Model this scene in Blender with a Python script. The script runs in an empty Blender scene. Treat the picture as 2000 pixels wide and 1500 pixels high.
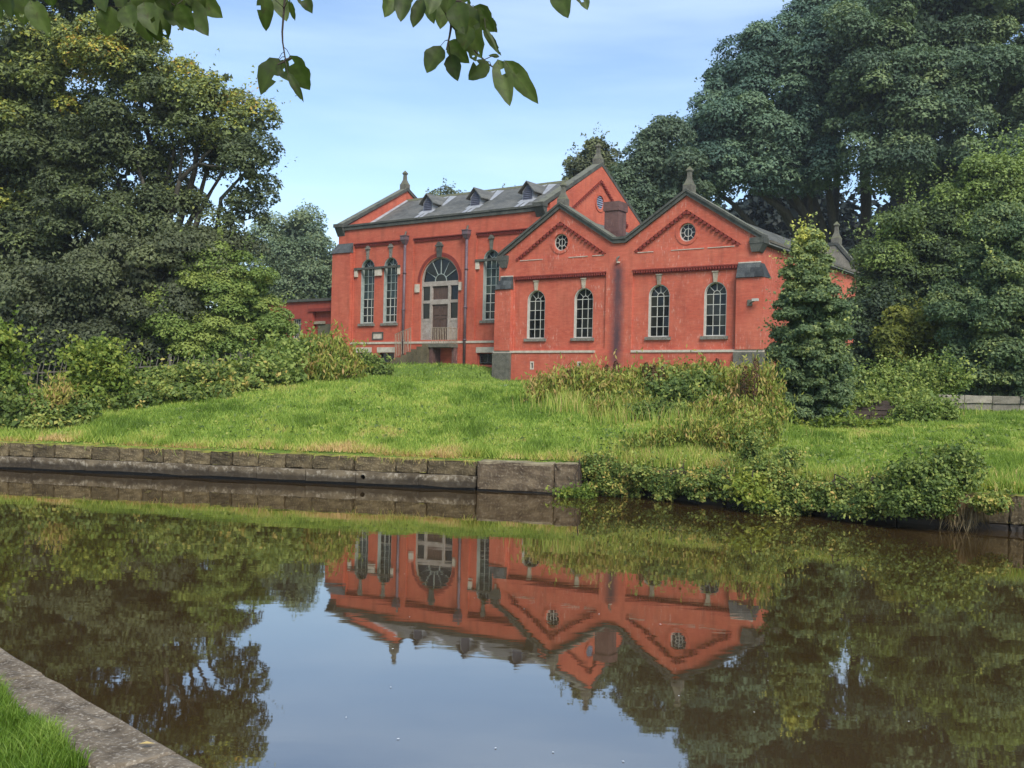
import bpy, bmesh, math, random
import numpy as np
from mathutils import Vector, Matrix
from mathutils.geometry import tessellate_polygon

S = bpy.context.scene
C = S.collection
# ------------------------------------------------------------------ camera, sky, sun, exposure
FPX, YH, ROLL, CAMH = 1968.1, 763.4, 0.0232, 2.1
cr_, sr_ = math.cos(ROLL), math.sin(ROLL)
cam = bpy.data.cameras.new('camera')
cam.lens = FPX / 2000 * 36
cam.sensor_width = 36
cam.shift_y = (YH - 750) / 2000
cam.clip_start, cam.clip_end = 0.05, 3000
camo = bpy.data.objects.new('camera', cam)
C.objects.link(camo)
camo.matrix_world = Matrix(((cr_, -sr_, 0, 0), (0, 0, -1, 0), (sr_, cr_, 0, CAMH), (0, 0, 0, 1)))
S.camera = camo

SUN_AZ, SUN_EL = math.radians(163), math.radians(44)     # compass from +Y clockwise: behind the camera, to the right
world = bpy.data.worlds.new('World')
S.world = world
world.use_nodes = True
nt = world.node_tree
nt.nodes.clear()
def wn(t, **k):
    n = nt.nodes.new(t)
    for a, b in k.items(): setattr(n, a, b)
    return n
sky = wn('ShaderNodeTexSky', sky_type='NISHITA', sun_disc=False, sun_elevation=SUN_EL, sun_rotation=SUN_AZ,
         air_density=1.0, dust_density=0.25, ozone_density=1.7)
tc = wn('ShaderNodeTexCoord')
mp = wn('ShaderNodeMapping')
mp.inputs['Scale'].default_value = (1.0, 1.2, 7.0)
mp.inputs['Rotation'].default_value = (0.05, -0.10, 0.3)
nz = wn('ShaderNodeTexNoise')
nz.inputs['Scale'].default_value = 1.6
nz.inputs['Detail'].default_value = 5
nz.inputs['Roughness'].default_value = 0.5
rmp = wn('ShaderNodeMapRange')
rmp.inputs['From Min'].default_value = 0.47
rmp.inputs['From Max'].default_value = 0.72
rmp.inputs['To Min'].default_value = 0.0
rmp.inputs['To Max'].default_value = 0.27
mixc = wn('ShaderNodeMixRGB')
mixc.inputs['Color2'].default_value = (6.6, 7.6, 8.6, 1)
bg = wn('ShaderNodeBackground')
bg.inputs['Strength'].default_value = 0.09
out = wn('ShaderNodeOutputWorld')
L_ = nt.links.new
L_(tc.outputs['Generated'], mp.inputs['Vector'])
L_(mp.outputs['Vector'], nz.inputs['Vector'])
L_(nz.outputs['Fac'], rmp.inputs['Value'])
L_(rmp.outputs['Result'], mixc.inputs['Fac'])
L_(sky.outputs['Color'], mixc.inputs['Color1'])
L_(mixc.outputs['Color'], bg.inputs['Color'])
L_(bg.outputs['Background'], out.inputs['Surface'])

sun = bpy.data.lights.new('sun', 'SUN')
sun.energy = 1.9
sun.angle = math.radians(28)
sun.color = (1.0, 0.95, 0.86)
suno = bpy.data.objects.new('sun', sun)
C.objects.link(suno)
sd = Vector((math.sin(SUN_AZ) * math.cos(SUN_EL), math.cos(SUN_AZ) * math.cos(SUN_EL), math.sin(SUN_EL)))
suno.rotation_euler = sd.to_track_quat('Z', 'Y').to_euler()
suno.location = sd * 100

S.view_settings.view_transform = 'Standard'
S.view_settings.look = 'None'
S.view_settings.exposure = 1.27
S.view_settings.gamma = 1
S.view_settings.use_curve_mapping = False
S.cycles.use_denoising = True
S.cycles.max_bounces = 6
S.cycles.diffuse_bounces = 3
S.cycles.glossy_bounces = 3
S.cycles.transmission_bounces = 4
S.cycles.transparent_max_bounces = 6
S.cycles.caustics_reflective = False
S.cycles.caustics_refractive = False
S.cycles.sample_clamp_indirect = 4

# ------------------------------------------------------------------ measuring helpers
def px(x, y, d):
    """photo pixel at depth d (metres along +Y) -> world point"""
    dx, dy = x - 1000, y - YH
    u = dx * cr_ + dy * sr_
    v = -dx * sr_ + dy * cr_
    return Vector((u * d / FPX, d, CAMH - v * d / FPX))
TH, BX, BY = 0.6206, -11.644, 66.876
HL, HW, PP = 16.32, 12.11, 1.617
cT, sT = math.cos(TH), math.sin(TH)
def bw(s, t): return BX + s * cT + t * sT, BY - s * sT + t * cT
def smooth(a, b, x):
    q = np.clip((np.asarray(x, float) - a) / (b - a), 0, 1)
    return q * q * (3 - 2 * q)
def vnoise(x, y, seed=0):
    x = np.asarray(x, float); y = np.asarray(y, float)
    xi, yi = np.floor(x), np.floor(y)
    fx, fy = x - xi, y - yi
    fx = fx * fx * (3 - 2 * fx); fy = fy * fy * (3 - 2 * fy)
    def hsh(i, j):
        q = np.sin(i * 127.1 + j * 311.7 + seed * 74.7) * 43758.5453
        return q - np.floor(q)
    a, b = hsh(xi, yi), hsh(xi + 1, yi)
    c, d = hsh(xi, yi + 1), hsh(xi + 1, yi + 1)
    return (a * (1 - fx) + b * fx) * (1 - fy) + (c * (1 - fx) + d * fx) * fy
def fbm(x, y, seed=0):
    return (vnoise(x, y, seed) * .5 + vnoise(x * 2.1, y * 2.1, seed + 1) * .3 + vnoise(x * 4.3, y * 4.3, seed + 2) * .2)
FAR = [(-300, 60), (-60, 33.5), (-11.95, 23.6), (1.75, 20.55), (1.95, 21.3), (2.4, 21.0), (3.13, 20.2), (5.84, 17.8), (8.34, 16.3), (25, 5.5), (60, -18), (300, -180)]
NEAR = [(-300, 10), (-30, 13), (-5, 8.04), (-3.03, 6.03), (-1.24, 4.2), (2, .89), (60, -58), (300, -300)]
def yfar(x): return np.interp(x, [p[0] for p in FAR], [p[1] for p in FAR])
def ynear(x): return np.interp(x, [p[0] for p in NEAR], [p[1] for p in NEAR])
def gz(x, y):
    """height of the land above the water, far side of the canal"""
    x = np.asarray(x, float); y = np.asarray(y, float)
    q = np.maximum(y - yfar(x), 0)
    s = (x - BX) * cT - (y - BY) * sT
    t = (x - BX) * sT + (y - BY) * cT
    # a steep grassy bank that rounds off into level ground before the buildings
    k = smooth(2, 8, x)
    a = (.19 - .10 * k) * q
    b = 1.66 - .10 * smooth(-6, 0, x) - .70 * k - .65 * (1 - smooth(-15, -8.5, x)) + .016 * np.clip(q - 11, 0, 60)
    z = .62 - np.logaddexp(-a * 5, -b * 5) / 5 + np.log1p(np.exp(-b * 5)) / 5
    z = z + .85 * smooth(-6.5, -1.2, t) * (1 - smooth(12.5, 15.5, s)) * smooth(-30, -8, s)
    z = z + 5 * smooth(20, 60, x) * smooth(40, 90, y) + .12 * (fbm(x * .25, y * .25, 5) - .5) * smooth(1, 8, q)
    return z

def ghit(x, y, d0=20.):
    """where the sight line through a photo pixel meets the land"""
    best = None
    for d in np.arange(d0, 75, .1):
        p = px(x, y, d)
        e = p.z - float(gz(p.x, p.y))
        if e <= 0: return p
        if best is None or e < best[0]: best = (e, p)
    return best[1]
# ------------------------------------------------------------------ materials
def newmat(name):
    m = bpy.data.materials.new(name)
    m.use_nodes = True
    m.node_tree.nodes.clear()
    return m
class N:
    """small node-graph writer"""
    def __init__(s, name):
        s.m = newmat(name); s.t = s.m.node_tree
    def n(s, typ, props=None, **inp):
        o = s.t.nodes.new(typ)
        for a, b in (props or {}).items(): setattr(o, a, b)
        for a, b in inp.items():
            k = a.replace('_', ' ')
            i = o.inputs[int(a[1:])] if a[0] == 'i' and a[1:].isdigit() else o.inputs[k]
            if isinstance(b, tuple) and len(b) == 2 and hasattr(b[0], 'outputs'):
                s.t.links.new(b[0].outputs[b[1]], i)
            elif hasattr(b, 'outputs'): s.t.links.new(b.outputs[0], i)
            else: i.default_value = b
        return o
    def noise(s, vec, scale, detail=4, rough=.55):
        return s.n('ShaderNodeTexNoise', Vector=vec, Scale=scale, Detail=detail, Roughness=rough)
    def ramp(s, fac, stops):
        o = s.n('ShaderNodeValToRGB', Fac=fac)
        e = o.color_ramp.elements
        while len(e) > 1: e.remove(e[-1])
        e[0].position, e[0].color = stops[0][0], (*stops[0][1], 1)
        for p, c in stops[1:]:
            q = e.new(p); q.color = (*c, 1)
        return o
    def mix(s, fac, a, b, mode='MIX'):
        return s.n('ShaderNodeMixRGB', {'blend_type': mode}, Fac=fac, Color1=a, Color2=b)
    def rng(s, v, a, b, c=0., d=1.):
        return s.n('ShaderNodeMapRange', Value=v, From_Min=a, From_Max=b, To_Min=c, To_Max=d)
    def mth(s, op, a, b=0.):
        return s.n('ShaderNodeMath', {'operation': op}, i0=a, i1=b)
    def out(s, sh):
        o = s.t.nodes.new('ShaderNodeOutputMaterial')
        s.t.links.new(sh.outputs[0], o.inputs['Surface'])
        return s.m
def c4(r, g, b): return (r, g, b, 1)

def mat_brick(name, dark, mid, light, stain=None, flake=.62):
    g = N(name)
    co = g.n('ShaderNodeTexCoord')
    sp = g.n('ShaderNodeSeparateXYZ', Vector=(co, 'Object'))
    xy = g.mth('ADD', (sp, 'X'), (sp, 'Y'))
    v = g.n('ShaderNodeCombineXYZ', X=xy, Y=(sp, 'Z'), Z=0.)
    br = g.n('ShaderNodeTexBrick', Vector=v, Color1=c4(*mid), Color2=c4(*dark), Mortar=c4(*[q * .62 + .035 for q in mid]), Scale=1.,
             Mortar_Size=.007, Mortar_Smooth=.3, Bias=-.25, Brick_Width=.225, Row_Height=.075)
    n1 = g.noise((co, 'Object'), .55, 5)
    n2 = g.noise((co, 'Object'), 5., 4)
    c = g.mix(g.rng(n1, .38, .68), br, c4(*light), 'MIX')
    c = g.mix(.8, br, c)
    c = g.mix(g.rng(n2, .35, .7, 0., .35), c, c4(*dark))
    # pale salts and lost paint, in streaks running down the wall
    ms = g.n('ShaderNodeMapping', Vector=v, Scale=(7., 1.6, 1.))
    n3 = g.noise(ms, 1.4, 6, .7)
    n4 = g.noise(v, .33, 2)
    fl = g.mth('MULTIPLY', g.rng(n3, flake, flake + .09), g.rng(n4, .43, .58))
    c = g.mix(g.mth('MULTIPLY', fl, .8), c, c4(.66, .42, .34))
    n6 = g.noise(g.n('ShaderNodeMapping', Vector=v, Scale=(.9, 2.6, 1.)), 1.3, 5, .7)
    c = g.mix(g.rng(n6, .5, .75, 0., .5), c, c4(min(mid[0] * 1.22, .62), mid[1] * 1.75, mid[2] * 1.9))
    n7 = g.noise(g.n('ShaderNodeMapping', Vector=v, Scale=(1.1, 9., 1.)), 1.5, 3, .7)
    c = g.mix(g.rng(n7, .35, .65, 0., .30), c, c4(dark[0] * .85, dark[1] * .85, dark[2] * .9))
    # soot and damp
    n5 = g.noise(g.n('ShaderNodeMapping', Vector=v, Scale=(2.2, .35, 1.)), 1., 5)
    c = g.mix(g.rng(n5, .5, .8, 0., .6), c, c4(dark[0] * .55, dark[1] * .75, dark[2] * .8))
    if stain:
        sx, hw, z0, z1 = stain
        d = g.mth('ABSOLUTE', g.mth('SUBTRACT', (sp, 'X'), sx))
        wob = g.mth('MULTIPLY', g.mth('SUBTRACT', n2, .5), .25)
        a = g.rng(g.mth('ADD', d, wob), hw, hw * .15)
        b = g.mth('MULTIPLY', g.rng((sp, 'Z'), z1, z1 - .6), g.rng((sp, 'Z'), z0, z0 + 1.2, .55, 1.))
        b = g.mth('MULTIPLY', g.mth('MULTIPLY', a, b), g.rng(n5, .3, .6, .75, 1.))
        c = g.mix(g.mth('MULTIPLY', b, .97), c, c4(.065, .042, .05))
    bp = g.n('ShaderNodeBump', Height=(br, 'Fac'), Strength=.35, Distance=-.012)
    bp2 = g.n('ShaderNodeBump', Height=n2, Strength=.25, Distance=.02, Normal=bp)
    return g.out(g.n('ShaderNodeBsdfPrincipled', Base_Color=c, Roughness=.82, Specular_IOR_Level=.3, Normal=bp2))

def mat_rough(name, a, b, c=None, scale=3., bump=.3, rough=.85, moss=None, dist=.03, streak=False, rnd=0.):
    """weathered stone, slate, lead, timber: three tones in two scales of noise, optional growth on upward faces"""
    g = N(name)
    co = g.n('ShaderNodeTexCoord')
    v = (co, 'Object')
    if streak: v = g.n('ShaderNodeMapping', Vector=v, Scale=streak)
    n1 = g.noise(v, scale, 6, .6)
    n2 = g.noise(v, scale * 6.3, 5, .65)
    k = g.mix(g.rng(n1, .34, .66), c4(*a), c4(*b))
    k = g.mix(g.rng(n2, .52, .72), k, c4(*(c or b)))
    if rnd:
        oi = g.n('ShaderNodeObjectInfo')
        k = g.mix(1., k, g.ramp((oi, 'Random'), [(0, (1 - rnd,) * 3), (1, (1 + rnd * .6,) * 3)]), 'MULTIPLY')
    if moss:
        ge = g.n('ShaderNodeNewGeometry')
        up = g.n('ShaderNodeSeparateXYZ', Vector=(ge, 'Normal'))
        f = g.mth('MULTIPLY', g.rng((up, 'Z'), .3, .75), g.rng(n1, .30, .5))
        k = g.mix(f, k, c4(*moss))
    h = g.mth('ADD', n1, g.mth('MULTIPLY', n2, .4))
    bp = g.n('ShaderNodeBump', Height=h, Strength=bump, Distance=dist)
    return g.out(g.n('ShaderNodeBsdfPrincipled', Base_Color=k, Roughness=rough, Specular_IOR_Level=.3, Normal=bp))

def mat_leaf(name, stops, trans=.3, rough=.55, spec=.22):
    """stops: colours along the 'tone' attribute"""
    g = N(name)
    at = g.n('ShaderNodeAttribute', {'attribute_name': 'tone'})
    c = g.ramp((at, 'Fac'), stops)
    p = g.n('ShaderNodeBsdfPrincipled', Base_Color=c, Roughness=rough, Specular_IOR_Level=spec)
    t = g.n('ShaderNodeBsdfTranslucent', Color=g.mix(1., c, c4(1.15, 1.2, .55), 'MULTIPLY'))
    return g.out(g.n('ShaderNodeMixShader', i0=trans, i1=p, i2=t))

M = {}
M['brick'] = mat_brick('red brick', (.385, .072, .040), (.53, .114, .062), (.59, .16, .092))
M['brick_annexe'] = mat_brick('red brick annexe', (.395, .074, .042), (.55, .118, .066), (.61, .168, .10), stain=(7.40, .52, 0.6, 6.6), flake=.555)
M['brick_wing'] = mat_brick('darker red brick', (.26, .042, .026), (.36, .065, .04), (.40, .08, .05))
M['brick_old'] = mat_brick('sooty brick', (.085, .04, .034), (.145, .07, .06), (.18, .10, .085), flake=.55)
M['brick_dark'] = mat_brick('blackened brick', (.035, .026, .021), (.07, .048, .038), (.10, .07, .055), flake=.7)
M['dentil'] = mat_rough('dentil brick', (.16, .028, .02), (.24, .04, .028), (.20, .035, .025), 6.)
M['stone'] = mat_rough('weathered stone', (.075, .07, .055), (.15, .14, .11), (.20, .19, .16), 3., .4, moss=(.13, .14, .06))
M['coping'] = mat_rough('dark stone coping', (.045, .047, .04), (.09, .09, .075), (.13, .13, .115), 2.5, .4, moss=(.15, .15, .11))
M['palestone'] = mat_rough('pale stone', (.42, .36, .29), (.60, .53, .44), (.34, .28, .22), 4., .3)
M['keystone'] = mat_rough('keystone', (.26, .21, .15), (.45, .38, .29), (.16, .13, .10), 3., .3, rnd=.35)
M['sill'] = mat_rough('sill stone', (.10, .09, .075), (.20, .18, .15), (.42, .38, .33), 3.5, .4)
def mat_slate():
    g = N('roof slate')
    co = g.n('ShaderNodeTexCoord')
    sp = g.n('ShaderNodeSeparateXYZ', Vector=(co, 'Object'))
    v = g.n('ShaderNodeCombineXYZ', X=g.mth('ADD', (sp, 'X'), g.mth('MULTIPLY', (sp, 'Y'), .37)), Y=(sp, 'Z'), Z=0.)
    br = g.n('ShaderNodeTexBrick', Vector=v, Color1=c4(.21, .205, .18), Color2=c4(.075, .08, .075), Mortar=c4(.03, .03, .028), Scale=1.,
             Mortar_Size=.008, Mortar_Smooth=.4, Bias=-.1, Brick_Width=.36, Row_Height=.135)
    n1, n2 = g.noise((co, 'Object'), .8, 6, .65), g.noise((co, 'Object'), 6., 5, .7)
    k = g.mix(g.rng(n1, .36, .64, .25, .8), br, c4(.155, .152, .135))
    k = g.mix(g.rng(n2, .5, .72, 0., .55), k, c4(.25, .24, .205))
    k = g.mix(g.rng(n1, .62, .42, 0., .45), k, c4(.065, .07, .065))
    bp = g.n('ShaderNodeBump', Height=g.mth('ADD', (br, 'Fac'), g.mth('MULTIPLY', n2, -.5)), Strength=.5, Distance=-.02)
    return g.out(g.n('ShaderNodeBsdfPrincipled', Base_Color=k, Roughness=.7, Specular_IOR_Level=.3, Normal=bp))
M['slate'] = mat_slate()
M['slab'] = mat_rough('slate slab', (.035, .038, .038), (.08, .084, .08), (.13, .13, .12), 3., .3, .55, rnd=.5)
M['lead'] = mat_rough('lead', (.24, .25, .26), (.38, .39, .40), (.30, .30, .31), 2., .15, .5)
M['louvre'] = mat_rough('louvre paint', (.075, .08, .11), (.11, .115, .15), (.16, .165, .2), 4., .2, .6)
M['blue'] = mat_rough('blue grey slat', (.20, .24, .33), (.28, .32, .42), None, 4., .2, .6)
M['white'] = mat_rough('white window paint', (.42, .40, .35), (.54, .52, .47), (.28, .24, .18), 6., .2, .5)
M['greenpaint'] = mat_rough('grey green window paint', (.26, .30, .28), (.38, .42, .39), (.22, .21, .17), 5., .2, .55)
M['doorframe'] = mat_rough('peeling door frame', (.28, .24, .205), (.42, .365, .32), (.17, .095, .07), 3., .4, .6)
M['door'] = mat_rough('door timber', (.055, .035, .028), (.11, .07, .055), (.20, .10, .06), 3., .3, .6, streak=(6., 6., .8))
M['pipe'] = mat_rough('painted cast iron', (.085, .055, .065), (.15, .105, .12), (.20, .15, .16), 3., .2, .5, streak=(1., 1., .5))
M['board'] = mat_rough('boarded panel', (.10, .09, .055), (.15, .135, .085), None, 2., .2)
M['iron'] = mat_rough('rusted iron', (.09, .08, .065), (.15, .135, .11), (.19, .14, .09), 5., .3)
M['railing'] = mat_rough('flaking railing', (.22, .175, .12), (.36, .30, .23), (.14, .09, .05), 8., .3)
M['canal'] = mat_rough('canal stone', (.032, .023, .012), (.14, .105, .055), (.27, .215, .125), 3.4, 1., .9, moss=(.22, .22, .03), rnd=.45)
M['endblock'] = mat_rough('pale end block', (.055, .036, .022), (.18, .132, .08), (.28, .225, .15), 2.8, 1., .9, moss=(.26, .22, .13), rnd=.15)
def mat_ledge():
    g = N('canal ledge stone')
    ge = g.n('ShaderNodeNewGeometry')
    p = (ge, 'Position')
    n1, n2 = g.noise(p, 1.7, 6, .65), g.noise(p, 9., 5, .7)
    k = g.mix(g.rng(n1, .34, .62), c4(.055, .04, .024), c4(.18, .14, .088))
    k = g.mix(g.rng(n2, .5, .68), k, c4(.40, .345, .26))
    sp = g.n('ShaderNodeSeparateXYZ', Vector=p)
    tide = g.rng(g.mth('ADD', (sp, 'Z'), g.mth('MULTIPLY', g.mth('SUBTRACT', n1, .5), .22)), .24, .15)
    k = g.mix(g.mth('MULTIPLY', tide, .85), k, c4(.030, .022, .013))
    bp = g.n('ShaderNodeBump', Height=g.mth('ADD', n1, g.mth('MULTIPLY', n2, .4)), Strength=.7, Distance=.03)
    return g.out(g.n('ShaderNodeBsdfPrincipled', Base_Color=k, Roughness=.85, Specular_IOR_Level=.3, Normal=bp))
M['ledge'] = mat_ledge()
M['canaldark'] = mat_rough('wet shaded canal stone', (.014, .011, .009), (.03, .024, .018), (.05, .04, .03), 2.5, .5, .5)  # wet footing stone; shade of the undercut is put into its dark tone
M['bankstone'] = mat_rough('towpath coping stone', (.085, .062, .038), (.24, .19, .13), (.46, .40, .31), 7., 1., .92, dist=.03)
M['fieldstone'] = mat_rough('field wall stone', (.14, .125, .095), (.27, .24, .19), (.36, .33, .27), 2.5, .5, .9, rnd=.3)
M['stepstone'] = mat_rough('mossy step stone', (.07, .055, .03), (.15, .12, .07), (.20, .17, .11), 3., .5, .9, moss=(.10, .11, .035), rnd=.2)
M['bark'] = mat_rough('bark', (.035, .03, .022), (.075, .066, .05), (.10, .10, .07), 2.5, .8, .9, streak=(3., 3., .7))
M['twig'] = mat_rough('twig', (.03, .022, .016), (.06, .045, .033), None, 8., .5)
M['litter'] = mat_rough('white litter', (.75, .74, .7), (.82, .82, .8), None, 5., .1)
M['feather'] = mat_rough('pale floating scrap', (.6, .6, .58), (.8, .8, .78), None, 5., .1)
M['deadleaf'] = mat_rough('fallen leaf', (.42, .30, .10), (.55, .42, .17), None, 5., .2)
M['path'] = mat_rough('path grit', (.24, .25, .12), (.36, .35, .2), None, 2., .3)

def mat_glass(name, base):
    g = N(name)
    oi = g.n('ShaderNodeObjectInfo')
    co = g.n('ShaderNodeTexCoord')
    n1 = g.noise((co, 'Object'), 2.2, 3)
    k = g.mix(1., c4(*base), g.ramp((oi, 'Random'), [(0, (.35,) * 3), (.6, (.9,) * 3), (1, (2.2, 2.0, 1.6))]), 'MULTIPLY')
    r = g.rng(n1, .3, .7, .04, .22)
    return g.out(g.n('ShaderNodeBsdfPrincipled', Base_Color=k, Roughness=r, Specular_IOR_Level=.3))
M['glass'] = mat_glass('dark window glass', (.012, .013, .012))
M['glassgreen'] = mat_glass('dusty green window glass', (.022, .034, .033))

def mat_water():
    g = N('canal water')
    ge = g.n('ShaderNodeNewGeometry')
    m1 = g.n('ShaderNodeMapping', Vector=(ge, 'Position'), Scale=(.55, 1.35, 1.), Rotation=(0, 0, .1))
    n1 = g.noise(m1, 1.5, 3, .5)
    n2 = g.noise(m1, 6.5, 2, .5)
    n3 = g.noise((ge, 'Position'), .22, 2)
    h = g.mth('ADD', n1, g.mth('MULTIPLY', n2, .14))
    bp = g.n('ShaderNodeBump', Height=h, Strength=.03, Distance=.03)
    fr = g.n('ShaderNodeFresnel', IOR=1.33)
    f = g.rng(fr, .05, .6, .46, .78)
    gl = g.n('ShaderNodeBsdfAnisotropic', Color=c4(.82, .80, .755), Roughness=.02, Normal=bp)
    df = g.n('ShaderNodeBsdfDiffuse', Color=g.mix(g.rng(n3, .35, .65), c4(.058, .034, .012), c4(.072, .044, .015)))
    return g.out(g.n('ShaderNodeMixShader', i0=f, i1=df, i2=gl))
M['water'] = mat_water()

def mat_ground():
    g = N('grassy ground')
    ge = g.n('ShaderNodeNewGeometry')
    n1 = g.noise((ge, 'Position'), .35, 5)
    n2 = g.noise((ge, 'Position'), 2.3, 5, .65)
    n3 = g.noise((ge, 'Position'), 14., 4, .7)
    k = g.mix(g.rng(n1, .35, .65), c4(.12, .20, .03), c4(.20, .28, .05))
    k = g.mix(g.rng(n2, .45, .7), k, c4(.08, .13, .022))
    k = g.mix(g.rng(n3, .5, .75), k, c4(.06, .085, .02))
    sp = g.n('ShaderNodeSeparateXYZ', Vector=(ge, 'Position'))
    k = g.mix(g.rng((sp, 'Z'), .5, .3), k, c4(.035, .026, .016))
    bp = g.n('ShaderNodeBump', Height=n3, Strength=.8, Distance=.06)
    return g.out(g.n('ShaderNodeBsdfPrincipled', Base_Color=k, Roughness=.9, Specular_IOR_Level=.15, Normal=bp))
M['ground'] = mat_ground()
# foliage palettes: tone 0 deep green .. .6 mid .. .85 yellow-green .. 1 yellow / brown
M['grass'] = mat_leaf('grass blades', [(0, (0.110, 0.182, 0.026)), (.35, (0.224, 0.323, 0.050)), (.6, (0.361, 0.454, 0.086)), (.8, (0.490, 0.487, 0.119)), (1, (0.619, 0.420, 0.199))], .35)
M['grassnear'] = mat_leaf('towpath grass', [(0, (0.066, 0.130, 0.014)), (.5, (0.154, 0.250, 0.030)), (1, (0.275, 0.360, 0.072))], .35)
M['sycamore'] = mat_leaf('sycamore leaves', [(0, (0.060, 0.077, 0.043)), (.45, (0.127, 0.156, 0.066)), (.7, (0.213, 0.255, 0.077)), (.85, (0.408, 0.401, 0.067)), (1, (0.462, 0.265, 0.058))], .25)
M['darkleaf'] = mat_leaf('sombre leaves', [(0, (0.054, 0.064, 0.034)), (.5, (0.113, 0.129, 0.062)), (1, (0.194, 0.215, 0.090))], .2)
M['thorn'] = mat_leaf('thorn leaves', [(0, (0.082, 0.129, 0.029)), (.5, (0.180, 0.245, 0.057)), (1, (0.344, 0.382, 0.095))], .28)
M['beech'] = mat_leaf('blue-green leaves', [(0, (0.044, 0.083, 0.065)), (.5, (0.097, 0.161, 0.111)), (.8, (0.165, 0.235, 0.128)), (1, (0.372, 0.391, 0.092))], .2)
M['beech2'] = mat_leaf('green canopy leaves', [(0, (0.045, 0.073, 0.044)), (.5, (0.102, 0.154, 0.083)), (.8, (0.168, 0.222, 0.101)), (1, (0.300, 0.329, 0.098))], .2)
M['wood'] = mat_leaf('woodland shade leaves', [(0, (0.016, 0.023, 0.021)), (1, (0.029, 0.038, 0.032))], .1)  # near-black: the shade under the canopy is put into the leaf colour
M['distant'] = mat_leaf('distant tree leaves', [(0, (0.090, 0.130, 0.083)), (.5, (0.156, 0.209, 0.114)), (1, (0.242, 0.283, 0.139))], .25)  # far tree's leaves paled, so the colour itself carries the haze
M['elm'] = mat_leaf('bright shoot leaves', [(0, (0.049, 0.070, 0.041)), (.5, (0.107, 0.149, 0.058)), (1, (0.259, 0.337, 0.092))], .28)
M['maple'] = mat_leaf('young maple leaves', [(0, (0.062, 0.107, 0.053)), (.45, (0.149, 0.205, 0.088)), (.75, (0.310, 0.350, 0.109)), (1, (0.664, 0.622, 0.138))], .28)
M['yellowish'] = mat_leaf('yellowing leaves', [(0, (.07, .085, .02)), (.5, (.14, .16, .03)), (1, (.26, .26, .05))], .28)
M['bramble'] = mat_leaf('bramble leaves', [(0, (0.073, 0.113, 0.029)), (.45, (0.176, 0.236, 0.055)), (.75, (0.331, 0.360, 0.086)), (1, (0.538, 0.379, 0.109))], .28)
M['elder'] = mat_leaf('bright elder leaves', [(0, (0.075, 0.115, 0.022)), (.5, (0.163, 0.230, 0.039)), (1, (0.350, 0.368, 0.066))], .32)
M['weeds'] = mat_leaf('weeds', [(0, (0.086, 0.135, 0.026)), (.4, (0.207, 0.269, 0.046)), (.7, (0.379, 0.370, 0.079)), (1, (0.448, 0.286, 0.119))], .3)
M['dock'] = mat_leaf('dock seed heads', [(0, (.05, .025, .012)), (1, (.14, .065, .03))], .15)
def mat_overhang():
    g = N('overhanging leaves')
    at = g.n('ShaderNodeAttribute', {'attribute_name': 'tone'})
    co = g.n('ShaderNodeTexCoord')
    n1, n2 = g.noise((co, 'Object'), 38., 4, .65), g.noise((co, 'Object'), 160., 3)
    c = g.ramp((at, 'Fac'), [(0, (.045, .066, .016)), (.6, (.092, .128, .032)), (1, (.15, .19, .058))])
    c = g.mix(g.rng(n1, .45, .7, 0., .55), c, c4(.04, .045, .02))
    c = g.mix(g.rng(n2, .62, .72, 0., .6), c, c4(.09, .06, .03))
    p = g.n('ShaderNodeBsdfPrincipled', Base_Color=c, Roughness=.5, Specular_IOR_Level=.3)
    t = g.n('ShaderNodeBsdfTranslucent', Color=g.mix(1., c, c4(1.3, 1.35, .6), 'MULTIPLY'))
    return g.out(g.n('ShaderNodeMixShader', i0=.48, i1=p, i2=t))
M['overhang'] = mat_overhang()
M['straw'] = mat_leaf('straw', [(0, (.20, .13, .06)), (1, (.42, .32, .17))], .3)

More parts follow.
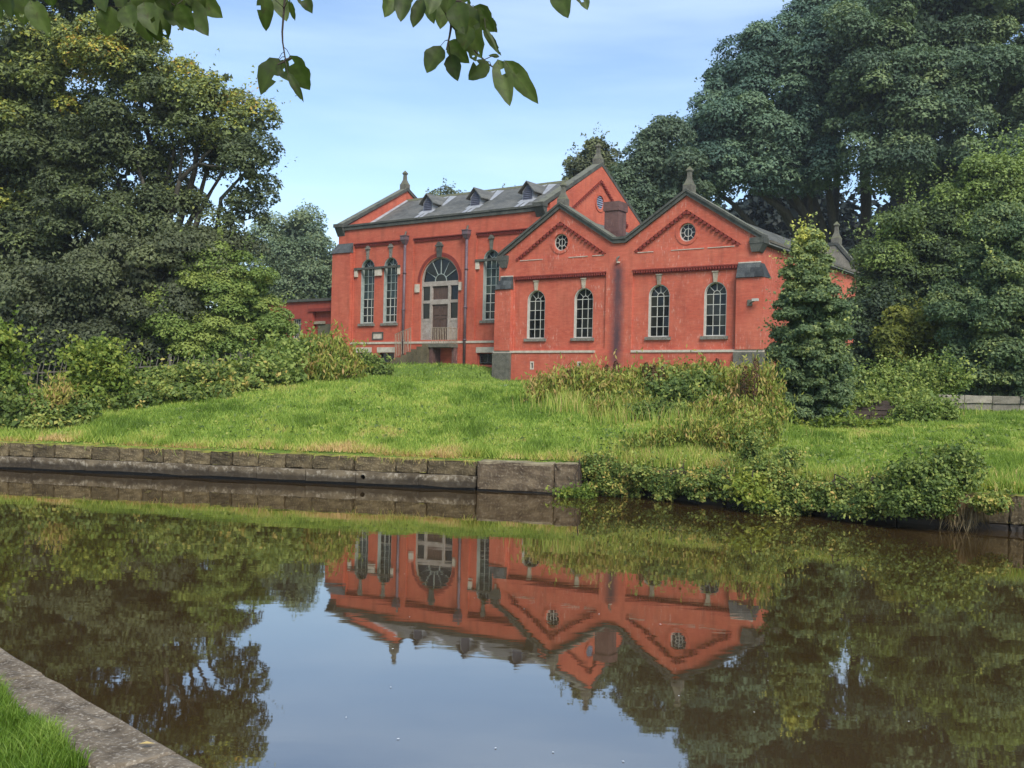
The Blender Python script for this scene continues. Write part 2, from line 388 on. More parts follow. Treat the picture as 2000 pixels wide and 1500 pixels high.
# ------------------------------------------------------------------ object helpers
def tag(o, label=None, cat=None, group=None, kind=None):
    if label: o['label'] = label
    if cat: o['category'] = cat
    if group: o['group'] = group
    if kind: o['kind'] = kind
    return o
def empty(name, loc, rz=0.):
    o = bpy.data.objects.new(name, None)
    o.empty_display_size = .3
    C.objects.link(o)
    o.location = loc
    o.rotation_euler = (0, 0, rz)
    return o
def link(name, me, parent=None, loc=None):
    o = bpy.data.objects.new(name, me)
    C.objects.link(o)
    o.parent = parent
    if loc is not None: o.location = loc
    return o
class MB:
    def __init__(s): s.v, s.f = [], []
    def add(s, vs, fs):
        k = len(s.v)
        s.v += [tuple(p) for p in vs]
        s.f += [tuple(i + k for i in q) for q in fs]
        return s
    def box(s, x0, x1, y0, y1, z0, z1):
        return s.hexa([(x0, y0, z0), (x1, y0, z0), (x1, y1, z0), (x0, y1, z0), (x0, y0, z1), (x1, y0, z1), (x1, y1, z1), (x0, y1, z1)])
    def hexa(s, p):
        return s.add(p, [(3, 2, 1, 0), (4, 5, 6, 7), (0, 1, 5, 4), (1, 2, 6, 5), (2, 3, 7, 6), (3, 0, 4, 7)])
    def slab(s, outer, holes, d0, d1, axes='xz'):
        """flat plate with holes: outline in two axes, thickness d0..d1 along the third"""
        loops = [list(outer)] + [list(h) for h in holes]
        def P(a, b, d): return (a, d, b) if axes == 'xz' else (d, a, b) if axes == 'yz' else (a, b, d)
        tri = tessellate_polygon([[Vector((a, b, 0)) for a, b in l] for l in loops])
        flat = [p for l in loops for p in l]
        n = len(flat)
        k = len(s.v)
        s.v += [P(a, b, d0) for a, b in flat] + [P(a, b, d1) for a, b in flat]
        for t in tri:
            s.f.append((k + t[0], k + t[1], k + t[2]))
            s.f.append((k + n + t[2], k + n + t[1], k + n + t[0]))
        b = 0
        for l in loops:
            m = len(l)
            for i in range(m):
                j = (i + 1) % m
                s.f.append((k + b + i, k + b + j, k + n + b + j, k + n + b + i))
            b += m
        return s
    def tube(s, path, rad, n=8, cap=True):
        path = [Vector(p) for p in path]
        k = len(s.v)
        for i, p in enumerate(path):
            d = (path[min(i + 1, len(path) - 1)] - path[max(i - 1, 0)]).normalized()
            a = d.cross(Vector((0, 0, 1)) if abs(d.z) < .9 else Vector((1, 0, 0))).normalized()
            b = d.cross(a)
            r = rad[i] if hasattr(rad, '__len__') else rad
            for j in range(n):
                w = 2 * math.pi * j / n
                s.v.append(tuple(p + a * (r * math.cos(w)) + b * (r * math.sin(w))))
        for i in range(len(path) - 1):
            for j in range(n):
                q = (j + 1) % n
                s.f.append((k + i * n + j, k + i * n + q, k + (i + 1) * n + q, k + (i + 1) * n + j))
        if cap:
            s.f.append(tuple(k + j for j in range(n))[::-1])
            e = k + (len(path) - 1) * n
            s.f.append(tuple(e + j for j in range(n)))
        return s
    def prof(s, cx, cy, pts, n=4, rot=math.pi / 4):
        """square (n=4) or round turned piece from (radius, z) pairs; radius is half the side when n=4"""
        k = len(s.v)
        sc = math.sqrt(2) if n == 4 else 1
        for r, z in pts:
            for j in range(n):
                w = rot + 2 * math.pi * j / n
                s.v.append((cx + r * sc * math.cos(w), cy + r * sc * math.sin(w), z))
        for i in range(len(pts) - 1):
            for j in range(n):
                q = (j + 1) % n
                s.f.append((k + i * n + j, k + i * n + q, k + (i + 1) * n + q, k + (i + 1) * n + j))
        s.f.append(tuple(k + j for j in range(n))[::-1])
        e = k + (len(pts) - 1) * n
        s.f.append(tuple(e + j for j in range(n)))
        return s
    def mesh(s, name, mat, off=(0, 0, 0), smooth=False, fix=True):
        me = bpy.data.meshes.new(name)
        me.from_pydata([(a - off[0], b - off[1], c - off[2]) for a, b, c in s.v], [], s.f)
        if fix:
            bm = bmesh.new(); bm.from_mesh(me)
            bmesh.ops.recalc_face_normals(bm, faces=bm.faces[:])
            bm.to_mesh(me); bm.free()
        if smooth: me.shade_smooth()
        me.materials.append(mat)
        return me
    def build(s, name, mat, parent=None, off=(0, 0, 0), smooth=False):
        return link(name, s.mesh(name, mat, off, smooth), parent)
def jitter_block(L, D, H, rnd, bev=.03, jit=.012, sub=3):
    """a hewn block from (0,0,0) to (L,D,H) with worn arrises"""
    bm = bmesh.new()
    bmesh.ops.create_cube(bm, size=1)
    for v in bm.verts: v.co = Vector(((v.co.x + .5) * L, (v.co.y + .5) * D, (v.co.z + .5) * H))
    bmesh.ops.bevel(bm, geom=bm.edges[:], offset=bev, segments=2, profile=.6, affect='EDGES')
    if sub:
        bmesh.ops.subdivide_edges(bm, edges=[e for e in bm.edges if e.calc_length() > min(L, .5) * .5], cuts=sub, use_grid_fill=True)
    for v in bm.verts:
        v.co += Vector((rnd.uniform(-1, 1), rnd.uniform(-1, 1), rnd.uniform(-1, 1))) * jit
    me = bpy.data.meshes.new('stone')
    bm.to_mesh(me); bm.free()
    return me
def np_mesh(name, V, Fq, mat, tone=None, smooth=False):
    """V (n,3) float, Fq (m,k) int"""
    me = bpy.data.meshes.new(name)
    n, (m, k) = len(V), Fq.shape
    me.vertices.add(n)
    me.vertices.foreach_set('co', np.ascontiguousarray(V, dtype=np.float32).ravel())
    me.loops.add(m * k)
    me.loops.foreach_set('vertex_index', np.ascontiguousarray(Fq, dtype=np.int32).ravel())
    me.polygons.add(m)
    me.polygons.foreach_set('loop_start', np.arange(0, m * k, k, dtype=np.int32))
    me.update(calc_edges=True)
    if tone is not None:
        a = me.attributes.new('tone', 'FLOAT', 'POINT')
        a.data.foreach_set('value', np.ascontiguousarray(tone, dtype=np.float32))
    if smooth: me.shade_smooth()
    me.materials.append(mat)
    return me

# ------------------------------------------------------------------ ground and water
def build_ground():
    xs = np.unique(np.concatenate([np.linspace(-300, -40, 14), np.linspace(-40, 30, 141), np.linspace(30, 300, 14), [1.75, 1.95, 2.4]]))
    qf = np.concatenate([[0, .02], np.linspace(.4, 14, 35), np.linspace(14.6, 62, 80), np.linspace(66, 160, 20), [220, 320, 480, 700]])
    cols = []
    for x in xs:
        yn, yf = float(ynear(x)), float(yfar(x))
        pts = [(-60 + min(yn, 0), .49), (yn - 8, .49), (yn - 3, .49), (yn - 1.2, .49), (yn - .25, .47), (yn - .2, -1.2), (yn + 1, -1.3), (yf - 1, -1.3)]
        pts += [(yf + .22, -1.2)] + [(yf + .24 + q, float(gz(x, yf + .24 + q)) - (.06 if q < .1 else 0)) for q in qf]
        cols.append([(x, y, z) for y, z in pts])
    n, m = len(cols), len(cols[0])
    V = np.array(cols).reshape(-1, 3)
    i, j = np.meshgrid(np.arange(n - 1), np.arange(m - 1), indexing='ij')
    a = (i * m + j).ravel()
    F = np.stack([a, a + m, a + m + 1, a + 1], 1)
    o = link('ground', np_mesh('ground', V, F, M['ground'], smooth=False))
    tag(o, 'grassy land sloping up from the canal to the building', None, None, 'structure')
build_ground()
wv = np.array([(-120, -60, 0), (90, -60, 0), (90, 50, 0), (-120, 50, 0)], float)
tag(link('water', np_mesh('water', wv, np.array([[0, 1, 2, 3]]), M['water'])), 'still brown canal water mirroring the building and trees', None, None, 'structure')

# ------------------------------------------------------------------ buildings
def arch(cx, z0, zs, r, n=16):
    return [(cx - r, z0), (cx + r, z0)] + [(cx + r * math.cos(math.pi * i / n), zs + r * math.sin(math.pi * i / n)) for i in range(n + 1)]
def circle(cx, cz, r, n=24): return [(cx + r * math.cos(2 * math.pi * i / n), cz + r * math.sin(2 * math.pi * i / n)) for i in range(n)]
def rect(a, b, c, d): return [(a, c), (b, c), (b, d), (a, d)]
rp = random.Random(3)
PANES = {}
def pane(poly, key, x, z, y, parent, mat='glass'):
    """one sheet of glass, slightly out of true; alike panes share a mesh"""
    kk = (key, mat)
    if kk not in PANES:
        PANES[kk] = MB().slab(poly, [], -.003, .003).mesh('pane', M[mat])
    o = link('pane', PANES[kk], parent, (x, y, z))
    o.rotation_euler = (rp.uniform(-.05, .05), 0, rp.uniform(-.05, .05))
    return o
def bar2(mb, p, q, w, y0, y1):
    """straight glazing bar between two points of the x-z plane"""
    dx, dz = q[0] - p[0], q[1] - p[1]
    l = math.hypot(dx, dz)
    nx, nz_ = -dz / l * w / 2, dx / l * w / 2
    mb.slab([(p[0] + nx, p[1] + nz_), (q[0] + nx, q[1] + nz_), (q[0] - nx, q[1] - nz_), (p[0] - nx, p[1] - nz_)], [], y0, y1)
def ringarc(mb, cx, cz, r, w, a0, a1, y0, y1, n=12):
    o = [(cx + (r + w / 2) * math.cos(a0 + (a1 - a0) * i / n), cz + (r + w / 2) * math.sin(a0 + (a1 - a0) * i / n)) for i in range(n + 1)]
    p = [(cx + (r - w / 2) * math.cos(a0 + (a1 - a0) * i / n), cz + (r - w / 2) * math.sin(a0 + (a1 - a0) * i / n)) for i in range(n + 1)]
    mb.slab(o + p[::-1], [], y0, y1)
def sector(r0, r1, a0, a1, n=5):
    o = [(r1 * math.cos(a0 + (a1 - a0) * i / n), r1 * math.sin(a0 + (a1 - a0) * i / n)) for i in range(n + 1)]
    p = [(r0 * math.cos(a0 + (a1 - a0) * i / n), r0 * math.sin(a0 + (a1 - a0) * i / n)) for i in range(n + 1)]
    return o + p[::-1]
class Bld:
    def __init__(s, name, s0, t0, z0, label, cat):
        x, y = bw(s0, t0)
        s.root = tag(empty(name, (x, y, z0), -TH), label, cat)
        s.off = (s0, t0, z0)
    def part(s, name, mb, mat, parent=None, smooth=False, label=None):
        o = mb.build(name, M[mat], parent or s.root, s.off, smooth)
        if label: o['label'] = label
        return o
    def loc(s, x, y, z): return (x - s.off[0], y - s.off[1], z - s.off[2])
def finial(B, parent, cx, cy, z0, sc=1., ball=True):
    mb = MB()
    pts = [(.40, z0), (.40, z0 + .42), (.34, z0 + .48), (.20, z0 + .72), (.17, z0 + .80), (.145, z0 + 1.12), (.16, z0 + 1.14), (.235, z0 + 1.22), (.235, z0 + 1.26), (.03, z0 + 1.46)]
    mb.prof(cx, cy, [(r * sc * .66, z0 + (z - z0) * sc) for r, z in pts])
    return B.part('finial', mb, 'stone', parent)
def raking(mb, p, q, th, w0, w1, axes='xz', lift=0.):
    """sloping coping bar from p to q in the wall plane, thickness th upward"""
    f = (lambda a, b, d: (a, d, b)) if axes == 'xz' else (lambda a, b, d: (d, a, b))
    a, b = p, q
    mb.hexa([f(a[0], a[1], w0), f(b[0], b[1], w0), f(b[0], b[1], w1), f(a[0], a[1], w1),
             f(a[0], a[1] + th, w0), f(b[0], b[1] + th, w0), f(b[0], b[1] + th, w1), f(a[0], a[1] + th, w1)])
def dentils(mb, p, q, y0, y1, pitch=.16, w=.085, h=.10, axes='xz'):
    l = math.hypot(q[0] - p[0], q[1] - p[1])
    n = int(l / pitch)
    for i in range(n + 1):
        k = (i + .5) / (n + 1)
        a, b = p[0] + (q[0] - p[0]) * k, p[1] + (q[1] - p[1]) * k
        if axes == 'xz': mb.box(a - w / 2, a + w / 2, y0, y1, b - h, b)
        else: mb.box(y0, y1, a - w / 2, a + w / 2, b - h, b)

def arched_window(B, cx, sill, spring, r, y, rows, yb, frame='white', glass='glass', fan=True, keymat='keystone', keyh=.5, lowrows=None):
    """frame and bars (part) with panes, sill and keystone (sub-parts)"""
    mb = MB()
    fw = .06
    mb.slab(arch(cx, sill, spring, r), [arch(cx, sill + fw, spring, r - fw)], y, y + .10)
    x3 = (r - fw) / 3
    zz = rows
    for k in (-1, 1): mb.box(cx + k * x3 - .016, cx + k * x3 + .016, y + .012, y + .06, sill + fw - .01, spring)
    for z in zz[1:-1]: mb.box(cx - r + fw - .01, cx + r - fw + .01, y + .015, y + .058, z - .016, z + .016)
    mb.box(cx - r + fw - .01, cx + r - fw + .01, y + .015, y + .058, spring - .018, spring + .018)
    if fan:
        ringarc(mb, cx, spring, x3, .032, 0, math.pi, y + .013, y + .057)
        for a in (math.pi / 4, math.pi / 2, 3 * math.pi / 4):
            bar2(mb, (cx + x3 * math.cos(a), spring + x3 * math.sin(a)), (cx + (r - fw + .01) * math.cos(a), spring + (r - fw + .01) * math.sin(a)), .03, y + .014, y + .056)
    mb.slab(arch(cx, sill + .002, spring, r - .001), [arch(cx, sill + .012, spring, r - .045)], yb + .03, y - .001)
    W = B.part('window', mb, frame)
    yp = y + .04
    for i in range(3):
        for j in range(len(zz) - 1):
            z0, z1 = max(zz[j], sill + fw), zz[j + 1]
            w, h = 2 * x3, z1 - z0
            g = glass if not (lowrows and j < lowrows) else 'glass'
            xc = cx + (i - 1) * 2 * x3 if False else cx + (i - 1) * (2 * (r - fw) / 3)
            pane(rect(-(r - fw) / 3 + .004, (r - fw) / 3 - .004, -h / 2 + .004, h / 2 - .004), ('r', round(r, 3), round(h, 3)), *B_l(B, xc, (z0 + z1) / 2, yp), W, g)
    if fan:
        pane(sector(0.001, x3 - .004, .02, math.pi - .02, 8), ('h', round(x3, 3)), *B_l(B, cx, spring, yp), W, glass)
        for i in range(4):
            pane(sector(x3 + .004, r - fw, i * math.pi / 4 + .01, (i + 1) * math.pi / 4 - .01), ('s', round(r, 3), i), *B_l(B, cx, spring, yp), W, glass)
    B.part('sill', MB().box(cx - r - .12, cx + r + .12, yb - .10, y + .05, sill - .16, sill - .002), 'sill', W)
    kb = MB()
    t = spring + r
    kb.hexa([(cx - .085, yb - .07, t - .03), (cx + .085, yb - .07, t - .03), (cx + .085, yb + .1, t - .03), (cx - .085, yb + .1, t - .03),
             (cx - .14, yb - .07, t + keyh), (cx + .14, yb - .07, t + keyh), (cx + .14, yb + .1, t + keyh), (cx - .14, yb + .1, t + keyh)])
    if keyh < .6: kb.box(cx - .17, cx + .17, yb - .10, yb + .1, t + keyh + .001, t + keyh + .06)
    else:
        kb.box(cx - .20, cx + .20, yb - .12, yb + .1, t + keyh + .001, t + keyh + .08)
        kb.slab([(cx - .17, t + keyh + .081)] + [(cx + .17 * math.cos(math.pi * i / 8), t + keyh + .081 + .17 * math.sin(math.pi * i / 8)) for i in range(9)], [], yb - .08, yb + .1)
    B.part('keystone', kb, keymat, W)
    return W
def B_l(B, x, z, y):
    l = B.loc(x, y, z)
    return l[0], l[2], l[1]

# ---- the tall hall ------------------------------------------------------------------------------
H = Bld('brick_hall', 0, 0, 3.0, 'tall red brick hall with slate roof, dormers and a big arched doorway', 'building')
WC = [2.6, 4.6, 12.6, 14.6]
DX = 8.65
holes = [arch(c, 6.24, 9.83, .6) for c in WC[:3]] + [arch(DX, 5.0, 8.72, 1.5, 24)]
holes += [rect(2.0, 3.15, 3.7, 4.32), rect(3.85, 5.15, 3.7, 4.32), rect(11.85, 13.05, 3.6, 4.28)]
H.part('wall', MB().slab(rect(0, HL, 2.4, 12.62), holes, 0, .42), 'brick')
H.part('brick_facing', MB().slab(rect(-.02, HL, 4.93, 12.60), [rect(1.40, 5.48, 5.12, 11.42), rect(6.55, 10.45, 5.12, 11.42), rect(11.5, HL - .6, 5.12, 11.42)], -.10, -.002), 'brick')
pl_ = MB()
pl_.slab(rect(-.16, HL + .0, 2.4, 4.9), [rect(1.95, 3.2, 3.7, 4.34), rect(3.8, 5.2, 3.7, 4.34), rect(11.8, 13.1, 3.6, 4.3)], -.16, -.004)
H.part('plinth', pl_, 'brick')
H.part('plinth_band', MB().box(-.2, HL, -.2, .1, 4.902, 5.03), 'palestone')
d = MB()
for a, b in ((1.45, 5.44), (6.6, 10.40), (11.55, HL - .65)):
    dentils(d, (a, 11.41), (b, 11.41), -.098, -.003, .15, .08, .11)
    d.box(a - .02, b + .02, -.07, -.004, 11.24, 11.30)
    d.box(a - .04, b + .04, -.15, -.103, 11.43, 11.49)
H.part('dentil_course', d, 'dentil')
# corner buttress with slated weathering
H.part('buttress', MB().box(-.35, 1.30, -.32, .6, 2.4, 10.9), 'brick')
bt = MB()
for i in range(3):
    z = 10.9 + i * .21; q = i * .11
    bt.hexa([(-.42 + q, -.40 + q, z), (1.34, -.40 + q, z), (1.34, .1, z), (-.42 + q, .1, z), (-.34 + q, -.32 + q, z + .23), (1.34, -.32 + q, z + .23), (1.34, .1, z + .23), (-.34 + q, .1, z + .23)])
H.part('buttress_slates', bt, 'slab')
# end walls: gables with parapets
def gable_outline(y0, y1, zb, ze, za): return [(y0, zb), (y1, zb), (y1, ze), ((y0 + y1) / 2, za), (y0, ze)]
ym = HW / 2
H.part('gable', MB().slab(gable_outline(.0, HW, 2.4, 12.66, 16.12), [], .0, .42, 'yz'), 'brick')
RG = gable_outline(.43, HW, 2.4, 12.9, 16.12)
lou = circle(ym, 13.87, .43)
gR = H.part('gable', MB().slab(RG, [lou], HL - .40, HL, 'yz'), 'brick')
gf = MB().slab([(.43, 8), (HW, 8), (HW, 12.86), (ym, 16.1), (.43, 12.88)], [[(2.6, 12.95), (ym, 15.28), (HW - 2.6, 12.95), (HW - 2.6, 8.5), (2.6, 8.5)]], HL + .001, HL + .09, 'yz')
H.part('brick_facing', gf, 'brick')
d = MB()
dentils(d, (2.6, 12.95), (ym, 15.26), HL + .002, HL + .14, .24, .13, .15, 'yz')
dentils(d, (ym, 15.26), (HW - 2.6, 12.95), HL + .002, HL + .14, .24, .13, .15, 'yz')
H.part('dentil_course', d, 'dentil')
# round louvre
lv = H.part('round_louvre', MB().slab(circle(ym, 13.87, .60), [circle(ym, 13.87, .43)], HL + .002, HL + .05, 'yz'), 'brick')
for i in range(6):
    z = 13.87 - .36 + i * .135
    hw = math.sqrt(max(.43 ** 2 - (z + .03 - 13.87) ** 2, .01))
    H.part('slat', MB().hexa([(HL - .16, ym - hw, z + .055), (HL - .16, ym + hw, z + .055), (HL - .02, ym + hw, z - .02), (HL - .02, ym - hw, z - .02),
                              (HL - .16, ym - hw, z + .08), (HL - .16, ym + hw, z + .08), (HL - .02, ym + hw, z + .06), (HL - .02, ym - hw, z + .06)]), 'blue', lv)
H.part('louvre_back', MB().slab(circle(ym, 13.87, .43), [], HL - .26, HL - .24, 'yz'), 'louvre', lv)
# copings with kneelers and finials
for x0, x1 in ((-.10, .52), (HL - .48, HL + .12)):
    for a, b in (((-.28, 12.62), (ym, 16.12)), ((HW + .28, 12.62), (ym, 16.12))):
        mb = MB()
        raking(mb, a, b, .24, x0, x1, 'yz')
        cp = H.part('coping', mb, 'coping')
        if a[0] < 0:
            kb = MB()
            kb.hexa([(x0 - .02, -.10, 12.05), (x1 + .02, -.10, 12.05), (x1 + .02, .02, 12.05), (x0 - .02, .02, 12.05), (x0 - .02, -.42, 12.60), (x1 + .02, -.42, 12.60), (x1 + .02, .02, 12.60), (x0 - .02, .02, 12.60)])
            kb.box(x0 - .06, x1 + .06, -.5, .0, 12.601, 12.83)
            H.part('kneeler', kb, 'coping', cp)
            finial(H, cp, (x0 + x1) / 2, ym, 16.18, .96)
# roof
def roof_slope(mb, x0, x1, ye, ze, yr, zr, th=.09):
    mb.hexa([(x0, ye, ze), (x1, ye, ze), (x1, yr, zr), (x0, yr, zr), (x0, ye, ze + th), (x1, ye, ze + th), (x1, yr, zr + th), (x0, yr, zr + th)])
def slate_roof(B, x0, x1, ye, ze, yr, zr, name='roof', axis='x'):
    """courses of slate as real overlapping steps in one roof slope"""
    n = max(6, int(math.hypot(yr - ye, zr - ze) / .26))
    mb = MB()
    for i in range(n):
        a, b = i / n, (i + 1) / n
        y0, z0, y1, z1 = ye + (yr - ye) * a, ze + (zr - ze) * a, ye + (yr - ye) * b, ze + (zr - ze) * b
        up = .016
        P = [(x0, y0, z0 - .05), (x1, y0, z0 - .05), (x1, y1, z1 - .05), (x0, y1, z1 - .05), (x0, y0, z0 + .02 + up), (x1, y0, z0 + .02 + up), (x1, y1, z1 + .02), (x0, y1, z1 + .02)]
        if axis == 'y': P = [(q[1], q[0], q[2]) for q in P]
        mb.hexa(P)
    return B.part(name, mb, 'slate')
ZE, ZR = 11.80, 15.38
rf = slate_roof(H, .43, HL - .41, .43, ZE + .26, ym, ZR)
slate_roof(H, .43, HL - .41, HW - .43, ZE + .26, ym, ZR)
H.part('wall', MB().slab(rect(.43, HL - .41, 2.4, 12.6), [], HW - .42, HW), 'brick')
H.part('ridge', MB().hexa([(.43, ym - .14, ZR - .04), (HL - .41, ym - .14, ZR - .04), (HL - .41, ym + .14, ZR - .04), (.43, ym + .14, ZR - .04), (.43, ym - .03, ZR + .13), (HL - .41, ym - .03, ZR + .13), (HL - .41, ym + .03, ZR + .13), (.43, ym + .03, ZR + .13)]), 'stone', rf)
H.part('parapet_coping', MB().box(.53, HL - .49, -.26, .46, 12.622, 12.74), 'coping')
H.part('eaves_course', MB().box(.02, HL - .02, -.20, -.104, 12.40, 12.60), 'coping')
fl = MB()
for xa in (.43,):
    fl.hexa([(xa, .6, ZE + .38), (xa + .22, .6, ZE + .38), (xa + .22, ym, ZR + .06), (xa, ym, ZR + .06), (xa, .6, ZE + .50), (xa + .2, .6, ZE + .43), (xa + .2, ym, ZR + .075), (xa, ym, ZR + .12)])
H.part('flashing', fl, 'lead', rf)
sl = (ZR - ZE) / ym
def rz_(t): return ZE + sl * t
for cx in (4.5, 8.5, 12.6):
    t0 = 3.6
    zb = rz_(t0)
    zw, za = zb + .60, zb + 1.14
    hw = .40
    ta = (za - ZE) / sl
    tw = (zw - ZE) / sl
    mb = MB()      # cheeks and front
    mb.add([(cx - hw, t0, zb - .05), (cx + hw, t0, zb - .05), (cx + hw, t0, zw), (cx, t0, za - .06), (cx - hw, t0, zw),
            (cx - hw, tw + .3, zw), (cx + hw, tw + .3, zw), (cx, ta + .2, za - .06), (cx - hw, tw, zb), (cx + hw, tw, zb)],
           [(0, 1, 2, 3, 4), (0, 4, 5, 8), (1, 9, 6, 2), (4, 3, 7, 5), (2, 6, 7, 3)])
    dm = H.part('dormer', mb, 'lead')
    for i in range(7):
        z = zb + .03 + i * .115
        w = .33 if z + .1 < zw else max(.33 * (1 - (z + .1 - zw) / (za - zw - .05)), .05)
        H.part('slat', MB().hexa([(cx - w, t0 - .06, z), (cx + w, t0 - .06, z), (cx + w, t0 - .005, z + .07), (cx - w, t0 - .005, z + .07), (cx - w, t0 - .06, z + .025), (cx + w, t0 - .06, z + .025), (cx + w, t0 - .005, z + .095), (cx - w, t0 - .005, z + .095)]), 'louvre', dm)
    H.part('louvre_back', MB().slab([(cx - .34, zb + .01), (cx + .34, zb + .01), (cx + .34, zw - .02), (cx, za - .12), (cx - .34, zw - .02)], [], t0 - .014, t0 - .004), 'louvre', dm)
    for k in (-1, 1):
        e = cx + k * (hw + .22)
        ze_ = zw - .14
        te = (ze_ - ZE) / sl
        H.part('dormer_roof', MB().hexa([(cx, t0 - .22, za), (e, t0 - .22, ze_), (e, te + .25, ze_), (cx, ta + .3, za), (cx, t0 - .22, za + .06), (e, t0 - .22, ze_ + .06), (e, te + .25, ze_ + .06), (cx, ta + .3, za + .06)]), 'stone' if k < 0 else 'slate', dm)
        vb = MB()      # lead valley where the dormer roof meets the slates
        vb.hexa([(e, te - .1, rz_(te - .1) + .03), (e + k * .18, te - .1, rz_(te - .1) + .03), (e + k * .10, ta + .2, rz_(ta + .2) + .05), (cx + k * .05, ta + .3, rz_(ta + .3) + .05),
                 (e, te - .1, rz_(te - .1) + .06), (e + k * .18, te - .1, rz_(te - .1) + .05), (e + k * .10, ta + .2, rz_(ta + .2) + .07), (cx + k * .05, ta + .3, rz_(ta + .3) + .09)])
        H.part('flashing', vb, 'lead', dm)
    ap = MB()
    for a, b, t1 in ((-.52, .62, t0 - .4), (-.30, -.02, 1.6), (.12, .40, 1.9)):
        ap.hexa([(cx + a, t1, rz_(t1) + .045), (cx + b, t1, rz_(t1) + .045), (cx + b, t0 + .05, rz_(t0 + .05) + .045), (cx + a, t0 + .05, rz_(t0 + .05) + .045),
                 (cx + a, t1, rz_(t1) + .062 + a * .01), (cx + b, t1, rz_(t1) + .062 + a * .01), (cx + b, t0 + .05, rz_(t0 + .05) + .068), (cx + a, t0 + .05, rz_(t0 + .05) + .068)])
    H.part('apron', ap, 'lead', dm)
# windows
ROWS = [6.24, 6.78, 7.30, 7.84, 8.34, 8.84, 9.34, 9.83]
for c in WC[:3]:
    w_ = arched_window(H, c, 6.24, 9.83, .6, .24, ROWS, 0., 'greenpaint', 'glassgreen', True, 'sill' if c < 10 else 'stone', .62, 3)
    mb = MB()
    for k in (-.18, .18): mb.box(c + k - .02, c + k + .02, .230, .248, 6.30, 7.84)
    for z in ROWS[1:4]: mb.box(c - .53, c + .53, .232, .25, z - .022, z + .022)
    mb.box(c - .55, c + .55, .228, .252, 6.29, 6.35)
    H.part('lower_sash', mb, 'white', w_)
for a, b, ps in ((1.50, 5.50, (1.62, 3.6, 5.38)), (11.48, 13.75, (11.62, 13.6))):
    im = H.part('impost', MB().box(a, b, -.17, -.003, 9.74, 9.88), 'coping')
    for c in ps:
        w = .28 if c == 3.6 else .13
        H.part('bracket', MB().box(c - w, c + w, -.12, -.004, 9.30, 9.735), 'palestone', im)
# great doorway
mb = MB()
mb.slab(arch(DX, 5.0, 8.72, 1.5, 24), [arch(DX, 5.0, 8.72, 1.40, 24)], .10, .24)
mb.box(DX - 1.42, DX + 1.42, .09, .23, 8.45, 8.74)
for xx in (DX - .72, DX + .72): mb.box(xx - .085, xx + .085, .085, .24, 5.0, 8.45)
for a, b in ((DX - 1.41, DX - .80), (DX + .80, DX + 1.41)):
    mb.box(a, b, .11, .22, 7.40, 7.58)
    mb.box(a, b, .11, .22, 6.28, 6.45)
    mb.box(a, b, .13, .20, 5.0, 6.285)
mb.box(DX - .64, DX + .64, .10, .23, 7.32, 7.62)
DW = H.part('doorway', mb, 'doorframe')
fan = MB()
for i in range(1, 6):
    a = math.pi * i / 6
    bar2(fan, (DX + .45 * math.cos(a), 8.74 + .45 * math.sin(a)), (DX + 1.41 * math.cos(a), 8.74 + 1.41 * math.sin(a)), .04, .125, .175)
ringarc(fan, DX, 8.74, .45, .04, 0, math.pi, .126, .174)
H.part('fanlight', fan, 'greenpaint', DW)
pane(sector(.001, .44, .02, math.pi - .02, 10), 'dh', *B_l(H, DX, 8.74, .16), DW)
for i in range(6):
    for r0, r1 in ((.46, 1.40),):
        pane(sector(r0, r1, i * math.pi / 6 + .01, (i + 1) * math.pi / 6 - .01), ('d', i, r0), *B_l(H, DX, 8.74, .16), DW)
for xx in (DX - 1.10, DX + 1.10):
    pane(rect(-.30, .30, -.43, .43), 'sl1', *B_l(H, xx, 8.015, .18), DW)
    pane(rect(-.30, .30, -.475, .475), 'sl2', *B_l(H, xx, 6.925, .18), DW)
H.part('over_door_panel', MB().box(DX - .60, DX + .60, .19, .23, 7.62, 8.45), 'door', DW, label='brown boarded panel above the double door')
for k in (-1, 1):
    dl = MB().box(min(DX, DX + k * .62) + .006, max(DX, DX + k * .62) - .006, .18, .23, 5.03, 7.32)
    dd = H.part('door', dl, 'door', DW)
for k in (-1, 1):
    for z0, z1 in ((5.15, 5.75), (5.9, 6.5), (6.65, 7.18)):
        c = DX + k * .31
        H.part('door_panel', MB().slab(rect(c - .24, c + .24, z0, z1), [rect(c - .18, c + .18, z0 + .06, z1 - .06)], .155, .179), 'door', DW)
kb = MB()
kb.hexa([(DX - .13, -.15, 10.16), (DX + .13, -.15, 10.16), (DX + .13, .1, 10.16), (DX - .13, .1, 10.16), (DX - .20, -.15, 10.85), (DX + .20, -.15, 10.85), (DX + .20, .1, 10.85), (DX - .20, .1, 10.85)])
kb.box(DX - .27, DX + .27, -.19, .1, 10.851, 10.94)
kb.slab([(DX - .2, 10.941)] + [(DX + .2 * math.cos(math.pi * i / 8), 10.941 + .2 * math.sin(math.pi * i / 8)) for i in range(9)], [], -.16, .1)
H.part('keystone', kb, 'coping', DW)
for c in (DX - 1.75, DX + 1.75): H.part('bracket', MB().box(c - .17, c + .17, -.10, -.002, 8.1, 8.60), 'palestone', DW)
ringm = MB()
ringarc(ringm, DX, 8.72, 1.66, .2, 0, math.pi, -.02, -.001, 28)
H.part('arch_ring', ringm, 'dentil', DW)
